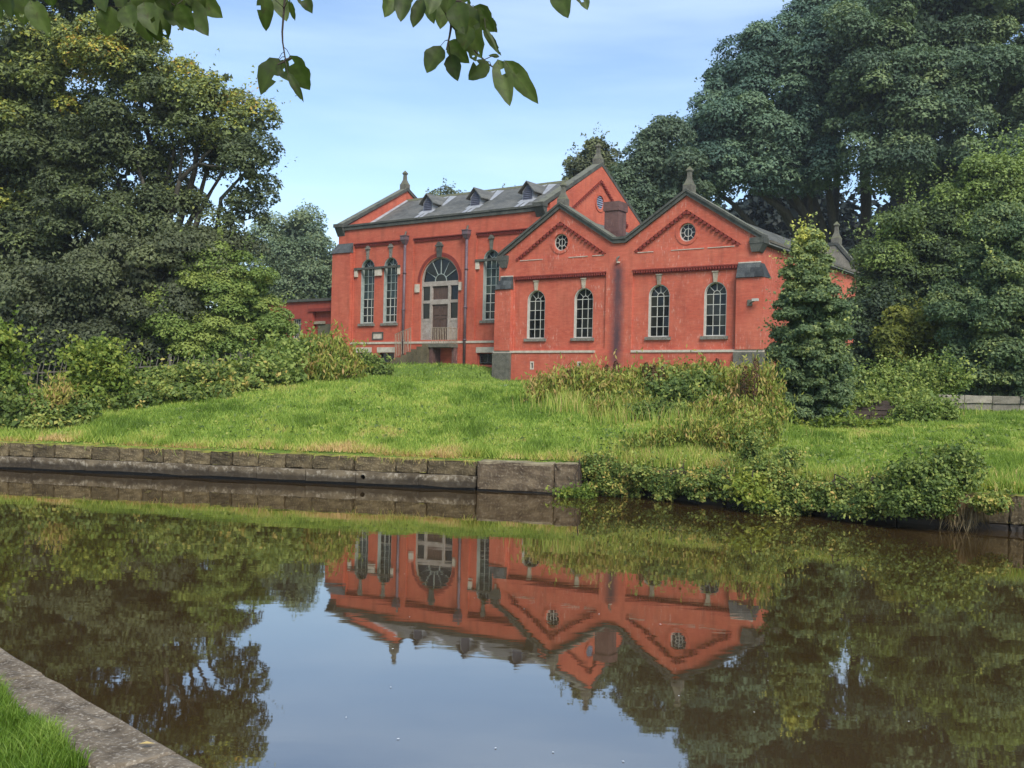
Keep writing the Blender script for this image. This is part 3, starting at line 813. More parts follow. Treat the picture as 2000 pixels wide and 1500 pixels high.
# rainwater pipes
for s in (5.95, 10.88):
    pm = MB().tube([(s, -.20, 3.4), (s, -.20, 11.2)], .085, 10)
    for z in (5.05, 7.0, 9.3): pm.tube([(s, -.20, z), (s, -.20, z + .09)], .12, 10)
    pp_ = H.part('downpipe', pm, 'pipe', None, True)
    hm = MB().prof(s, -.22, [(.10, 11.15), (.20, 11.38), (.22, 11.40), (.22, 11.62), (.25, 11.64), (.25, 11.68)])
    H.part('hopper', hm, 'pipe', pp_)
    H.part('outlet', MB().tube([(s, -.22, 11.68), (s, -.13, 11.95)], .06, 8), 'iron', pp_)
# basement openings, plaque
for a, b, z in ((1.88, 3.26, 4.36), (3.74, 5.26, 4.36), (11.74, 13.16, 4.32)):
    H.part('lintel', MB().box(a, b, -.19, -.165, z, z + .33), 'palestone')
    ww = H.part('basement_window', MB().slab(rect(a + .12, b - .12, 3.7, z), [rect(a + .18, (a + b) / 2 - .03, 3.75, z - .05), rect((a + b) / 2 + .03, b - .18, 3.75, z - .05)], .05, .12), 'coping')
    pane(rect(-(b - a) / 2 + .15, (b - a) / 2 - .15, -.28, .28), ('bw', a), *B_l(H, (a + b) / 2, 4.03, .1), ww)
pq = H.part('plaque', MB().slab(rect(3.15, 4.1, 5.18, 5.68), [rect(3.24, 4.01, 5.26, 5.60)], -.06, -.002), 'coping')
H.part('plaque_face', MB().box(3.245, 4.005, -.03, -.003, 5.262, 5.598), 'palestone', pq)
# porch landing, steps, railings
ld = H.part('landing', MB().box(8.75, 10.35, -1.05, -.165, 4.62, 4.84), 'stone')
H.part('pier', MB().box(8.78, 9.0, -.95, -.17, 3.2, 4.615), 'brick_old', ld)
H.part('pier', MB().box(10.15, 10.33, -.5, -.17, 3.2, 4.615), 'brick_old', ld)
for i in range(7):
    x1 = 8.74 - i * .42
    z1 = 4.83 - i * .165
    H.part('step', MB().box(x1 - .44, x1 - .001 * (i % 2), -1.10 - .02 * (i % 3), -.165, 3.0, z1), 'stepstone', ld)
rl = H.part('stair_railing', MB().tube([(9.0, -1.0, 5.80), (10.3, -1.0, 5.78)], .022, 6).tube([(10.3, -1.0, 5.78), (10.3, -.18, 5.78)], .022, 6), 'railing')
for i in range(11):
    x = 9.0 + i * .13
    H.part('spindle', MB().tube([(x, -1.0, 4.82), (x + rp.uniform(-.03, .03), -1.0, 5.35), (x, -1.0, 5.80)], .02, 5), 'railing', rl)
for i in range(6):
    H.part('spindle', MB().tube([(10.3, -.85 + i * .13, 4.82), (10.3, -.85 + i * .13, 5.79)], .02, 5), 'railing', rl)
rl = H.part('stair_railing', MB().tube([(5.75, -.75, 5.45), (7.1, -.75, 5.85)], .022, 6), 'railing')
for i in range(10):
    x = 5.8 + i * .14
    H.part('spindle', MB().tube([(x, -.75, 4.0 + i * .05), (x + rp.uniform(-.05, .05), -.75, 4.9), (x, -.75, 5.46 + i * .042)], .022, 5), 'railing', rl)

# ---- the twin-gabled annexe ---------------------------------------------------------------------
A = Bld('gabled_annexe', 14.75, -PP, 2.5, 'red brick annexe with twin gables, round windows and a central chimney', 'building')
yF = -PP
G1, G2, HG = 18.51, 26.02, 3.755
AW = [16.97, 20.04, 24.53, 27.61]
X0a, X1a = 14.75, 29.80
def gtop(x):
    g = G1 if x < 22.26 else G2
    return 12.12 - .63 * abs(x - g)
outl = [(X0a, .8), (X1a, .8), (X1a, 9.75), (G2, 12.12), (22.62, 9.98), (21.90, 9.98), (G1, 12.12), (X0a, 9.75)]
ahol = [arch(c, 5.02, 7.10, .6) for c in AW] + [circle(G1, 10.24, .46), circle(G2, 10.24, .46)]
A.part('wall', MB().slab(outl, ahol, yF, yF + .4), 'brick_annexe')
outf = [(X0a + .02, 4.22), (X1a - .02, 4.22), (X1a - .02, 9.72), (G2, 12.08), (22.6, 9.95), (21.92, 9.95), (G1, 12.08), (X0a + .02, 9.72)]
fh = []
for g in (G1, G2):
    fh.append(rect(g - 2.98, g + 2.94, 4.42, 8.42))
    fh.append([(g - 2.98, 9.42), (g + 2.94, 9.42), (g - .02, 11.36)])
A.part('brick_facing', MB().slab(outf, fh, yF - .10, yF - .002), 'brick_annexe')
d = MB()
for g in (G1, G2):
    dentils(d, (g - 2.95, 8.42), (g + 2.91, 8.42), yF - .16, yF - .003, .15, .08, .11)
    d.box(g - 3.0, g + 2.96, yF - .15, yF - .104, 8.44, 8.50)
    d.box(g - 2.9, g + 2.9, yF - .06, yF - .004, 8.24, 8.30)
    dentils(d, (g - 2.9, 9.46), (g - .02, 11.34), yF - .15, yF - .003, .27, .14, .15)
    dentils(d, (g - .02, 11.34), (g + 2.86, 9.46), yF - .15, yF - .003, .27, .14, .15)
A.part('dentil_course', d, 'dentil')
ls = MB()
for a, b in ((15.9, 17.4), (19.1, 20.3), (20.6, 21.3), (23.3, 24.2), (25.2, 27.0), (27.2, 28.6)):
    ls.box(a, b, yF - .13, yF - .101, 9.35, 9.385)
A.part('pediment_ledge', ls, 'palestone')
A.part('plinth', MB().slab(rect(X0a - .05, X1a + .05, .8, 4.22), [rect(16.80, 17.05, 3.3, 3.75), rect(19.86, 20.11, 3.3, 3.75)], yF - .2, yF - .004), 'brick_annexe')
for a in (16.80, 19.86):
    av = A.part('air_vent', MB().slab(rect(a, a + .25, 3.3, 3.75), [rect(a + .06, a + .19, 3.38, 3.67)], yF - .21, yF - .1), 'palestone')
    A.part('grille', MB().box(a + .065, a + .185, yF - .12, yF - .11, 3.385, 3.665), 'louvre', av)
for a, b in ((X0a - .5, 20.9), (23.1, X1a + .4)):
    A.part('plinth_band', MB().box(a, b, yF - .25, yF + .05, 4.222, 4.34), 'palestone')
for a, b in ((14.35, 15.45), (28.82, 30.22)):
    A.part('buttress', MB().box(a, b, yF - .30, yF + .6, 4.345, 7.78), 'brick_annexe')
    A.part('buttress_base', MB().box(a - .06, b + .06, yF - .36, yF + .62, .8, 4.218), 'stone')
    bs = A.part('weathering', MB().hexa([(a - .03, yF - .33, 7.782), (b + .03, yF - .33, 7.782), (b + .03, yF + .55, 7.782), (a - .03, yF + .55, 7.782),
                                       (a + (.28 if a < 20 else .0), yF - .10, 8.50), (b - (.28 if a > 20 else 0), yF - .10, 8.50), (b - (.28 if a > 20 else 0), yF + .4, 8.50), (a + (.28 if a < 20 else 0), yF + .4, 8.50)]), 'slab')
    for i in range(3):
        z0 = 7.80 + i * .235
        f0, f1 = i / 3., (i + 1) / 3.
        cols = (3, 2, 3)[i]
        for j in range(cols):
            u0, u1 = a + (b - a) * j / cols + .006, a + (b - a) * (j + 1) / cols - .006
            y0, y1 = yF - .39 + .23 * f0, yF - .39 + .23 * f1
            if a < 20: u0 = max(u0, a + .28 * f1 - .02)
            else: u1 = min(u1, b - .28 * f1 + .02)
            k = rp.uniform(-.008, .008)
            A.part('slate_slab', MB().hexa([(u0, y0 + k, z0), (u1, y0 + k, z0), (u1, y0 + .06, z0 - .01), (u0, y0 + .06, z0 - .01), (u0, y1 + k, z0 + .25), (u1, y1 + k, z0 + .25), (u1, y1 + .06, z0 + .25), (u0, y1 + .06, z0 + .25)]), 'slab', bs)
    A.part('cap_stone', MB().box(a + .02 if a > 20 else a + .25, b if a < 20 else b - .25, yF - .17, yF - .101, 8.505, 8.56), 'palestone', bs)
AROWS = [5.02, 5.55, 6.07, 6.59, 7.10]
for c in AW:
    arched_window(A, c, 5.02, 7.10, .6, yF + .17, AROWS, yF, 'white', 'glass', True, 'keystone', .46)
for g in (G1, G2):
    mb = MB()
    mb.slab(circle(g, 10.24, .46), [circle(g, 10.24, .405)], yF + .10, yF + .2)
    ringarc(mb, g, 10.24, .2, .035, 0, 2 * math.pi, yF + .115, yF + .155, 20)
    for i in range(8):
        a = i * math.pi / 4
        bar2(mb, (g + .2 * math.cos(a), 10.24 + .2 * math.sin(a)), (g + .41 * math.cos(a), 10.24 + .41 * math.sin(a)), .028, yF + .116, yF + .154)
    bar2(mb, (g, 10.04), (g, 10.44), .03, yF + .117, yF + .153)
    W = A.part('round_window', mb, 'white')
    for i in range(8):
        pane(sector(.205, .405, i * math.pi / 4 + .02, (i + 1) * math.pi / 4 - .02, 3), ('rw', i), *B_l(A, g, 10.24, yF + .135), W)
    pane(circle(0, 0, .195, 12), 'rc', *B_l(A, g, 10.24, yF + .135), W)
    rm = MB()
    ringarc(rm, g, 10.24, .55, .16, 0, 2 * math.pi, yF - .035, yF - .001, 28)
    A.part('arch_ring', rm, 'brick_annexe', W)
# coping, kneelers, finials
y0c, y1c = yF - .22, yF + .46
for g in (G1, G2):
    for k in (-1, 1):
        inner = (g == G1) == (k == 1)
        ex = g + k * (3.40 if inner else 4.02)
        ez = 9.98 if inner else 9.59
        mb = MB()
        raking(mb, (ex, ez - .06), (g, 12.06), .20, y0c, y1c)
        raking(mb, (ex, ez + .141), (g, 12.261), .13, y0c - .07, y1c + .04)
        cp = A.part('coping', mb, 'coping')
        if k == -1: finial(A, cp, g, yF + .12, 12.22, .92)
        if not inner:
            a, b = (ex - .10, ex + .62) if k < 0 else (ex - .62, ex + .10)
            kb = MB().box(a, b, yF - .28, yF + .40, 9.42, 9.70)
            w = .25
            if k < 0: kb.hexa([(a + w, yF - .24, 9.02), (b - .1, yF - .24, 9.02), (b - .1, yF + .35, 9.02), (a + w, yF + .35, 9.02), (a + .02, yF - .26, 9.419), (b, yF - .26, 9.419), (b, yF + .38, 9.419), (a + .02, yF + .38, 9.419)])
            else: kb.hexa([(a + .1, yF - .24, 9.02), (b - w, yF - .24, 9.02), (b - w, yF + .35, 9.02), (a + .1, yF + .35, 9.02), (a, yF - .26, 9.419), (b - .02, yF - .26, 9.419), (b - .02, yF + .38, 9.419), (a, yF + .38, 9.419)])
            A.part('kneeler', kb, 'coping', cp)
mb = MB().box(21.88, 22.64, y0c + .003, y1c - .003, 9.93, 10.12)
mb.box(21.85, 22.66, y0c - .066, y1c + .037, 10.121, 10.25)
A.part('valley_coping', mb, 'coping')
sp_ = A.part('rain_spout', MB().tube([(22.2, yF - .05, 9.25), (22.2, yF - .30, 9.12), (22.2, yF - .32, 8.98)], .05, 8), 'iron')
A.part('bracket', MB().box(22.12, 22.28, yF - .2, yF - .1, 8.9, 8.97), 'palestone', sp_)
# side wall, rear gable and roofs
DEP = 13.8
A.part('side_wall', MB().slab(rect(yF + .401, DEP, .8, 9.62), [], X1a - .4, X1a, 'yz'), 'brick_annexe')
A.part('eaves_course', MB().box(X1a, X1a + .16, yF + .65, DEP, 9.40, 9.60), 'coping')
A.part('gutter', MB().box(X1a + .18, X1a + .30, yF + .75, DEP - .1, 9.56, 9.68), 'iron')
rg = A.part('rear_gable', MB().slab([(22.3, 2.0), (X1a, 2.0), (X1a, 9.8), (28.45, 11.45), (26.0, 11.45), (22.3, 9.8)], [], DEP, DEP + .4), 'fieldstone')
A.part('coping', MB().slab([(X1a + .1, 9.85), (28.5, 11.46), (26.0, 11.46), (26.0, 11.62), (28.6, 11.62), (X1a + .25, 9.95)], [], DEP - .06, DEP + .46), 'coping', rg)
finial(A, rg, 28.46, DEP + .2, 11.50, .98)
for g, yend in ((G1, DEP), (G2, DEP)):
    for k in (-1, 1):
        e = g + k * 3.72 if (g == G1) == (k == 1) else g + k * 4.05
        if g == G1 and k == -1: ys = (yF + .47, -.45)
        else: ys = (yF + .47, yend - .07)
        ridge_y = ys
        slate_roof(A, ys[0], ys[1], e, 9.50 if (g == G1) != (k == 1) else 9.72, g, 11.80, 'roof', 'y')
A.part('valley_gutter', MB().box(22.0, 22.5, yF + .47, DEP - .1, 9.60, 9.82), 'lead')
ch = MB().box(20.86, 21.70, -1.02, -.16, 9.4, 12.0)
CH = A.part('chimney', ch, 'brick_old')
A.part('chimney_cap', MB().box(20.80, 21.76, -1.08, -.10, 11.82, 12.30), 'brick_old', CH)
A.part('chimney_flashing', MB().box(20.82, 21.74, -1.06, -.12, 9.85, 10.3), 'lead', CH)
# camera bracket on the buttress
cc = A.part('wall_camera', MB().box(29.75, 30.05, yF - .62, yF - .48, 6.62, 6.74), 'white')
A.part('bracket', MB().tube([(29.55, yF - .30, 6.55), (29.6, yF - .45, 6.55), (29.85, yF - .55, 6.62)], .03, 6).box(29.42, 29.66, yF - .36, yF - .301, 6.42, 6.72), 'stone', cc)

# ---- low wing on the far side of the hall -------------------------------------------------------
Wg = Bld('low_brick_wing', -.35, .5, 3.6, 'low flat-roofed red brick wing with a boarded door beside the hall', 'building')
yW = .5
Wg.part('wall', MB().slab(rect(-9.2, -.36, 2.8, 7.9), [rect(-3.0, -1.1, 3.2, 7.2), rect(-4.95, -4.1, 5.0, 6.75)], yW, yW + .4), 'brick_wing')
Wg.part('side_wall', MB().box(-9.2, -8.8, yW + .401, 6.5, 2.8, 7.9), 'brick_wing')
Wg.part('doorway_back', MB().box(-3.0, -1.1, yW + .28, yW + .39, 3.2, 7.2), 'brick_wing')
Wg.part('lintel', MB().box(-3.35, -.45, yW - .08, yW - .002, 7.2, 7.42), 'dentil')
dr = Wg.part('boarded_door', MB().box(-2.65, -1.35, yW + .2, yW + .275, 3.3, 6.35), 'board')
Wg.part('batten', MB().box(-2.95, -1.9, yW + .10, yW + .19, 6.36, 6.55), 'railing', dr)
wn_ = MB().slab(rect(-4.94, -4.11, 5.01, 6.74), [rect(-4.88, -4.17, 5.07, 6.68)], yW + .12, yW + .2)
for i in range(1, 4): wn_.box(-4.88 + i * .178 - .012, -4.88 + i * .178 + .012, yW + .13, yW + .18, 5.06, 6.69)
for i in range(1, 5): wn_.box(-4.89, -4.16, yW + .132, yW + .178, 5.07 + i * .322 - .012, 5.07 + i * .322 + .012)
wq = Wg.part('window', wn_, 'white')
for i in range(4):
    for j in range(5):
        pane(rect(-.083, .083, -.155, .155), 'wing', *B_l(Wg, -4.88 + (i + .5) * .1775, 5.07 + (j + .5) * .322, yW + .155), wq)
Wg.part('parapet_coping', MB().box(-9.35, -.36, yW - .15, yW + .6, 7.905, 8.08), 'coping')
Wg.part('roof', MB().box(-9.1, -.36, yW + .61, 6.5, 7.7, 7.85), 'slate')
#@@PART2
# ------------------------------------------------------------------ canal walls
rs = random.Random(11)
wa, wb = Vector((-11.95, 23.6, 0)), Vector((1.05, 20.7, 0))
we = (wb - wa).normalized()
wrz = math.atan2(we.y, we.x)
CW = tag(empty('canal_wall', (wa.x, wa.y, 0), wrz), 'low stone canal wall with mossy top along the far bank', 'wall')
u = -5.0
while u < 11.45:
    l = rs.choice((.52, .60, .64, .70, .95))
    if u + l > 11.2: l = 11.52 - u
    me = jitter_block(l - .02, .44, .315, rs, .03, .011, 3)
    me.materials.append(M['canal'])
    o = link('coping_stone', me, CW, (u, rs.uniform(-.03, .02), .302 + rs.uniform(-.012, .010)))
    o.rotation_euler = (rs.uniform(-.02, .02), rs.uniform(-.012, .012), rs.uniform(-.015, .015))
    u += l
u, k = -5.0, 0
while u < 11.45:
    l = rs.choice((1.15, 1.4, 1.7))
    if u + l > 10.8: l = 11.54 - u
    hs = []
    for hx in (9.05, 10.33):
        if u + .1 < hx < u + l - .1: hs.append(circle(hx - u, .185, .055, 12))
    mb = MB()
    n = 5
    top = [(l - .012 - (l - .012) * i / n, .30 + rs.uniform(-.012, .006)) for i in range(n + 1)]
    mb.slab([(0, .07 + rs.uniform(-.02, .02)), (l * .5, .06 + rs.uniform(-.02, .02)), (l - .012, .07)] + top, hs, -.13 + rs.uniform(-.015, .015), .3)
    lo = mb.build('ledge_stone', M['ledge'], CW)
    lo.location = (u, 0, 0)
    u += l
MB().box(-5, 11.5, -.02, .4, -1.2, .07).build('footing', M['canaldark'], CW)
MB().box(-5, 11.5, .2, .4, .1, .3).build('wall_core', M['canaldark'], CW)
for u, l, hh, jj in ((11.56, 1.62, .60, .012), (13.19, .52, .61, .016)):
    me = jitter_block(l, .75, hh, rs, .06, jj, 4)
    me.materials.append(M['endblock'])
    link('end_block', me, CW, (u, -.10, .03))
MB().box(11.56, 13.68, -.04, .6, -1.2, .045).build('footing', M['canaldark'], CW)

bk = [(2.3, 21.1), (3.13, 20.2), (5.84, 17.8), (8.34, 16.3), (14.5, 12.3)]
RB = tag(empty('bank_wall', (bk[0][0], bk[0][1], 0)), 'overgrown dark stone bank wall right of the wall end', 'wall')
for i in range(4):
    a, b = Vector((*bk[i], 0)), Vector((*bk[i + 1], 0))
    e = (b - a); L = e.length; e.normalize()
    u = 0
    while u < L - .05:
        l = min(rs.uniform(.6, 1.1), L - u)
        for z0, z1 in ((-.5, .12), (.12, .60)):
            me = jitter_block(l - .012, .34, z1 - z0 - .01, rs, .03, .012, 2)
            me.materials.append(M['canal'] if z0 > 0 else M['canaldark'])
            p = a + e * u
            o = link('wall_stone', me, RB, (p.x - bk[0][0], p.y - bk[0][1], z0))
            o.rotation_euler = (0, 0, math.atan2(e.y, e.x))
        u += l
# near bank: long worn coping stones
na, nb = Vector((-3.03, 6.03, 0)), Vector((-1.24, 4.2, 0))
ne = (nb - na).normalized()
NC = tag(empty('towpath_edging', (na.x, na.y, 0), math.atan2(ne.y, ne.x)), 'worn stone edging at the near side of the canal, bottom corner', 'edging')
for u0, u1 in ((-2.35, -.75), (-.74, .715), (.728, 2.3), (2.312, 3.9)):
    me = jitter_block(u1 - u0, .335, .36, rs, .018, .006, 5)
    me.materials.append(M['bankstone'])
    link('coping_stone', me, NC, (u0, -.335, .14 + rs.uniform(-.004, .004)))
MB().box(-2.35, 3.9, -.32, -.03, -1.2, .138).build('footing', M['canaldark'], NC)
lf = MB().add([(-.03, 0, 0), (0, .016, .006), (.04, .002, .002), (.005, -.018, .008)], [(0, 3, 2, 1)])
fo = lf.build('fallen_leaf', M['deadleaf'])
p = px(284, 1479, 4.42)
fo.location = (p.x, p.y, .515)
tag(fo, 'small yellow fallen leaf lying on the near stone edging', 'leaf')

# ------------------------------------------------------------------ foliage makers
def leaf_cards(rng, pos, nrm, size, tone, droop=.2, asp=.62, erect=0., tri=False):
    """kite-shaped folded leaves: 4 points, 2 triangles each"""
    n = len(pos)
    r = rng.normal(size=(n, 3))
    ax = np.cross(nrm, r)
    ax[:, 2] -= droop
    if erect: ax = ax * .55 + np.array([0, 0, erect])
    ax /= np.linalg.norm(ax, axis=1, keepdims=True) + 1e-9
    sd = np.cross(nrm, ax)
    sd /= np.linalg.norm(sd, axis=1, keepdims=True) + 1e-9
    sz = (size * rng.uniform(.65, 1.3, n))[:, None]
    if tri:     # one pointed triangle per leaf for the farther crowns
        V = np.empty((n, 3, 3))
        V[:, 0] = pos - ax * sz * .42 + sd * sz * asp * .5
        V[:, 1] = pos - ax * sz * .42 - sd * sz * asp * .5
        V[:, 2] = pos + ax * sz * .58
        return V.reshape(-1, 3), np.arange(n * 3).reshape(n, 3), np.repeat(tone, 3)
    up = np.cross(ax, sd) * sz * .12
    V = np.empty((n, 4, 3))
    V[:, 0] = pos - ax * sz * .5
    V[:, 1] = pos + sd * sz * asp * .5 + up
    V[:, 2] = pos + ax * sz * .5
    V[:, 3] = pos - sd * sz * asp * .5 + up
    F = np.arange(n * 4).reshape(n, 4)
    return V.reshape(-1, 3), F, np.repeat(tone, 4)
def sphere_dirs(rng, n):
    d = rng.normal(size=(n, 3))
    return d / np.linalg.norm(d, axis=1, keepdims=True)
def crown(rng, lobes, spacing, leaf, per, tone=(.25, .6), flat=.6, inner=1., back=.4, jit=.16, droop=.2, gap=0., lobe_tones=None, sprig=1.2, canes=0, upright=.5, asp=.62, spriglen=1., rough=.42, erect=0., tri=False):
    """lobes: (centre, radii) ellipsoids; leafy clumps cover their outsides, coarser leaves fill the inside"""
    cs, rr, tn = [], [], []
    cen = np.array([l[0] for l in lobes]); rad = np.array([l[1] for l in lobes])
    for i, (c, r) in enumerate(lobes):
        c = np.array(c); r = np.array(r)
        area = 4 * math.pi * ((r[0] * r[1]) ** 1.6 / 3 + (r[0] * r[2]) ** 1.6 / 3 + (r[1] * r[2]) ** 1.6 / 3) ** (1 / 1.6)
        n = max(4, int(area / spacing ** 2 * .7))
        d = sphere_dirs(rng, n)
        keep = (d[:, 1] < .35) | (rng.random(n) < back)
        if gap: keep &= rng.random(n) > gap
        d = d[keep]
        p = c + d * r * rng.uniform(.62, 1.06, (len(d), 1))
        # drop clumps buried in another lobe
        q = ((p[:, None, :] - cen[None]) / rad[None])
        q = (q ** 2).sum(2); q[:, i] = 9
        ok = q.min(1) > .5
        p = p[ok]
        cs.append(p)
        rr.append(spacing * rng.uniform(.38, 1.1, len(p)))
        lo, hi = (lobe_tones[i] if lobe_tones and lobe_tones[i] else tone)
        tn.append(rng.uniform(lo, hi, len(p)))
    cs = np.concatenate(cs); rr = np.concatenate(rr); tn = np.concatenate(tn)
    w = rr ** 2; w = w / w.sum()
    n = int(per * len(cs))
    k = rng.choice(len(cs), n, p=w)
    d = sphere_dirs(rng, n)
    flip = (d[:, 2] < 0) & (rng.random(n) < .6)
    d[flip, 2] *= -1
    rad_ = rng.uniform(.55, 1.08, n) ** .7
    off = d * (rr[k] * rad_)[:, None]
    off[:, 2] *= flat
    pos = cs[k] + off
    # droop clump rims so that they read as layered sprays
    hor = np.hypot(off[:, 0], off[:, 1])
    pos[:, 2] -= hor ** 2 / (rr[k] * 3.2) * .8
    nr = d * .55 + np.array([0, -.1, .55]) + rng.normal(size=(n, 3)) * rough
    nr /= np.linalg.norm(nr, axis=1, keepdims=True)
    tt = np.clip(tn[k] + rng.normal(size=n) * jit * .6, 0, 1)
    ns = int(sprig * len(cs))
    if ns:      # shoots that break the outline
        m = 8
        k = rng.choice(len(cs), ns)
        d = sphere_dirs(rng, ns); d[:, 2] = np.abs(d[:, 2])
        out_ = cs[k] - cen[((cs[k][:, None] - cen[None]) ** 2).sum(2).argmin(1)]
        out_ /= np.linalg.norm(out_, axis=1, keepdims=True) + 1e-6
        di = out_ * .7 + d * .5 + np.array([0, 0, upright])
        di /= np.linalg.norm(di, axis=1, keepdims=True)
        ln = spacing * spriglen * rng.uniform(.5, 1.5, ns)
        j = np.tile(np.arange(m) / (m - 1.), (ns, 1))
        pp = cs[k][:, None] + di[:, None] * (rr[k] * .55)[:, None, None] + di[:, None] * (j * ln[:, None])[..., None]
        pp[..., 2] -= (j ** 2 * ln[:, None]) * droop * .6
        pp = pp.reshape(-1, 3) + rng.normal(size=(ns * m, 3)) * leaf * .45
        nn = rng.normal(size=(ns * m, 3)) * .7 + np.array([0, -.3, .7])
        nn /= np.linalg.norm(nn, axis=1, keepdims=True)
        pos = np.concatenate([pos, pp]); nr = np.concatenate([nr, nn])
        tt = np.concatenate([tt, np.clip(np.repeat(tn[k], m) + .08 + rng.normal(size=ns * m) * jit * .5, 0, 1)])
    if canes:   # stems or arching canes rising from the ground through the bush
        m = 14
        wl = np.array([r[0] * r[2] for _, r in lobes]); li = rng.choice(len(lobes), canes, p=wl / wl.sum())
        b = cen[li] + rng.uniform(-.9, .9, (canes, 3)) * rad[li]
        b[:, 2] = cen[li][:, 2] - rad[li][:, 2]
        hh = 2 * rad[li][:, 2] * rng.uniform(.45, 1.45, canes) ** 1.15
        lean = rng.normal(size=(canes, 2)) * (.75 - upright * .6)
        j = np.tile(np.linspace(.15, 1, m), (canes, 1))
        pp = np.empty((canes, m, 3))
        pp[..., 0] = b[:, 0:1] + lean[:, 0:1] * hh[:, None] * j ** 1.6
        pp[..., 1] = b[:, 1:2] + lean[:, 1:2] * hh[:, None] * j ** 1.6
        pp[..., 2] = b[:, 2:3] + hh[:, None] * (j - (.35 - .3 * upright) * j ** 3)
        pp = pp.reshape(-1, 3) + rng.normal(size=(canes * m, 3)) * leaf * .4
        nn = rng.normal(size=(canes * m, 3)) * .8 + np.array([0, -.3, .6])
        nn /= np.linalg.norm(nn, axis=1, keepdims=True)
        pos = np.concatenate([pos, pp]); nr = np.concatenate([nr, nn])
        tt = np.concatenate([tt, np.clip(np.repeat(rng.uniform(tone[0], min(tone[1] + .2, 1), canes), m) + rng.normal(size=canes * m) * jit * .5, 0, 1)])
    V, F, T = leaf_cards(rng, pos, nr, leaf, tt, droop, asp, erect, tri)
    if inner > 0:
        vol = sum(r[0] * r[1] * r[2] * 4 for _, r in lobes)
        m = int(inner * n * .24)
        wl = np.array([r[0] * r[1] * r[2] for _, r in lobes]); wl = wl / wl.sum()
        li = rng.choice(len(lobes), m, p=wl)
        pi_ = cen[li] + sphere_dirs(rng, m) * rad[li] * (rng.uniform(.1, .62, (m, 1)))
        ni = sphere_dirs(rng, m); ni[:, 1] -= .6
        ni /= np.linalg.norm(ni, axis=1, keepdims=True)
        V2, F2, T2 = leaf_cards(rng, pi_, ni, leaf * 1.9, np.clip(rng.uniform(tone[0] - .25, tone[0] + .1, m), 0, 1), droop, .8, 0., tri)  # inner leaves get darker tones: the crown's inner shade put into colour
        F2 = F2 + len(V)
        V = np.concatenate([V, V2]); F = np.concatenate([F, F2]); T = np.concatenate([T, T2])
    return V, F, T
def plobe(x, y, rx, ry, d, deep=None):
    """lobe given in photo pixels at distance d"""
    s = d / FPX
    c = px(x, y, d)
    return (np.array(c), np.array((rx * s, (deep if deep else (rx + ry) / 2 * s), ry * s)))
def limb_path(p, q, rng, n=5, sag=.08):
    p, q = Vector(p), Vector(q)
    L = (q - p).length
    out_ = []
    for i in range(n + 1):
        k = i / n
        w = math.sin(k * math.pi) * L * sag
        out_.append(p.lerp(q, k) + Vector((rng.uniform(-1, 1), rng.uniform(-1, 1), rng.uniform(-.5, 1))) * w)
    return out_
NTRI = [0]
DENS = 1.0
CNT = []
def roughen(rng, lobes, k, tones=None):
    """each lobe becomes a slightly smaller one with k lesser lobes bulging from its camera side and top"""
    out_, tn = [], []
    for i, (c, r) in enumerate(lobes):
        out_.append((c, r * .95)); tn.append(tones[i] if tones else None)
        for _ in range(k):
            d = sphere_dirs(rng, 1)[0]
            d[1] = d[1] * .7 - .15; d[2] = d[2] * .8 + .15
            d /= np.linalg.norm(d)
            q = rng.uniform(.26, .52)
            out_.append((c + d * r * (1.08 - q * .75), r * q * np.array([1.15, 1., .85]))); tn.append(tones[i] if tones else None)
    return out_, tn
def plant(name, label, cat, mat, lobes, spacing, leaf, per, base, seed, trunk=None, limbs=(), group=None, crown_name='crown', bark='bark', **kw):
    """a tree or bush: Empty at its base, parts trunk (with limbs) and crown"""
    rng = np.random.default_rng(seed)
    rd = random.Random(seed)
    base = Vector(base)
    root = tag(empty(name, base), label, cat, group)
    cen = [Vector(l[0]) for l in lobes]
    sub = kw.pop('sub', 4)
    if sub: lobes, kw['lobe_tones'] = roughen(rng, lobes, sub, kw.get('lobe_tones'))
    if cat == 'tree' and 'tri' not in kw:
        kw['tri'] = True; kw.setdefault('asp', .8)
        leaf *= .78; per *= 1.75
    V, F, T = crown(rng, lobes, spacing, leaf, per * DENS, **kw)
    NTRI[0] += len(F) * (F.shape[1] - 2)
    CNT.append((name, len(F) * (F.shape[1] - 2)))
    link(crown_name, np_mesh(crown_name, V - np.array(base), F, M[mat], T), root)
    r0 = trunk or .1
    mid = sum(cen, Vector()) / len(cen)
    top = Vector((mid.x * .5 + base.x * .5, mid.y * .5 + base.y * .5, base.z + max((mid.z - base.z) * .55, .15)))
    mb = MB()
    path = limb_path(base - Vector((0, 0, .3)), top, rd, 5, .03)
    mb.tube([p - base for p in path], [r0 * (1.25 - .5 * i / 5) for i in range(6)], 8 if r0 > .2 else 6)
    for c in cen:
        a = path[rd.randint(3, 5)]
        pp = limb_path(a, c, rd, 4, .07)
        mb.tube([p - base for p in pp], [r0 * .5 * (1 - .8 * i / 4) + .004 for i in range(5)], 5)
    for a, b, ra, rb in limbs:
        pp = limb_path(a, b, rd, 6, .03)
        mb.tube([p - base for p in pp], [ra + (rb - ra) * i / 6 for i in range(7)], 7)
    mb.build('trunk' if cat == 'tree' else 'stems', M[bark], root, smooth=True)
    return root
def onland(x, y): return (x, y, float(gz(x, y)))
def basepx(x, d): 
    X = px(x, 760, d).x
    return onland(X, d)

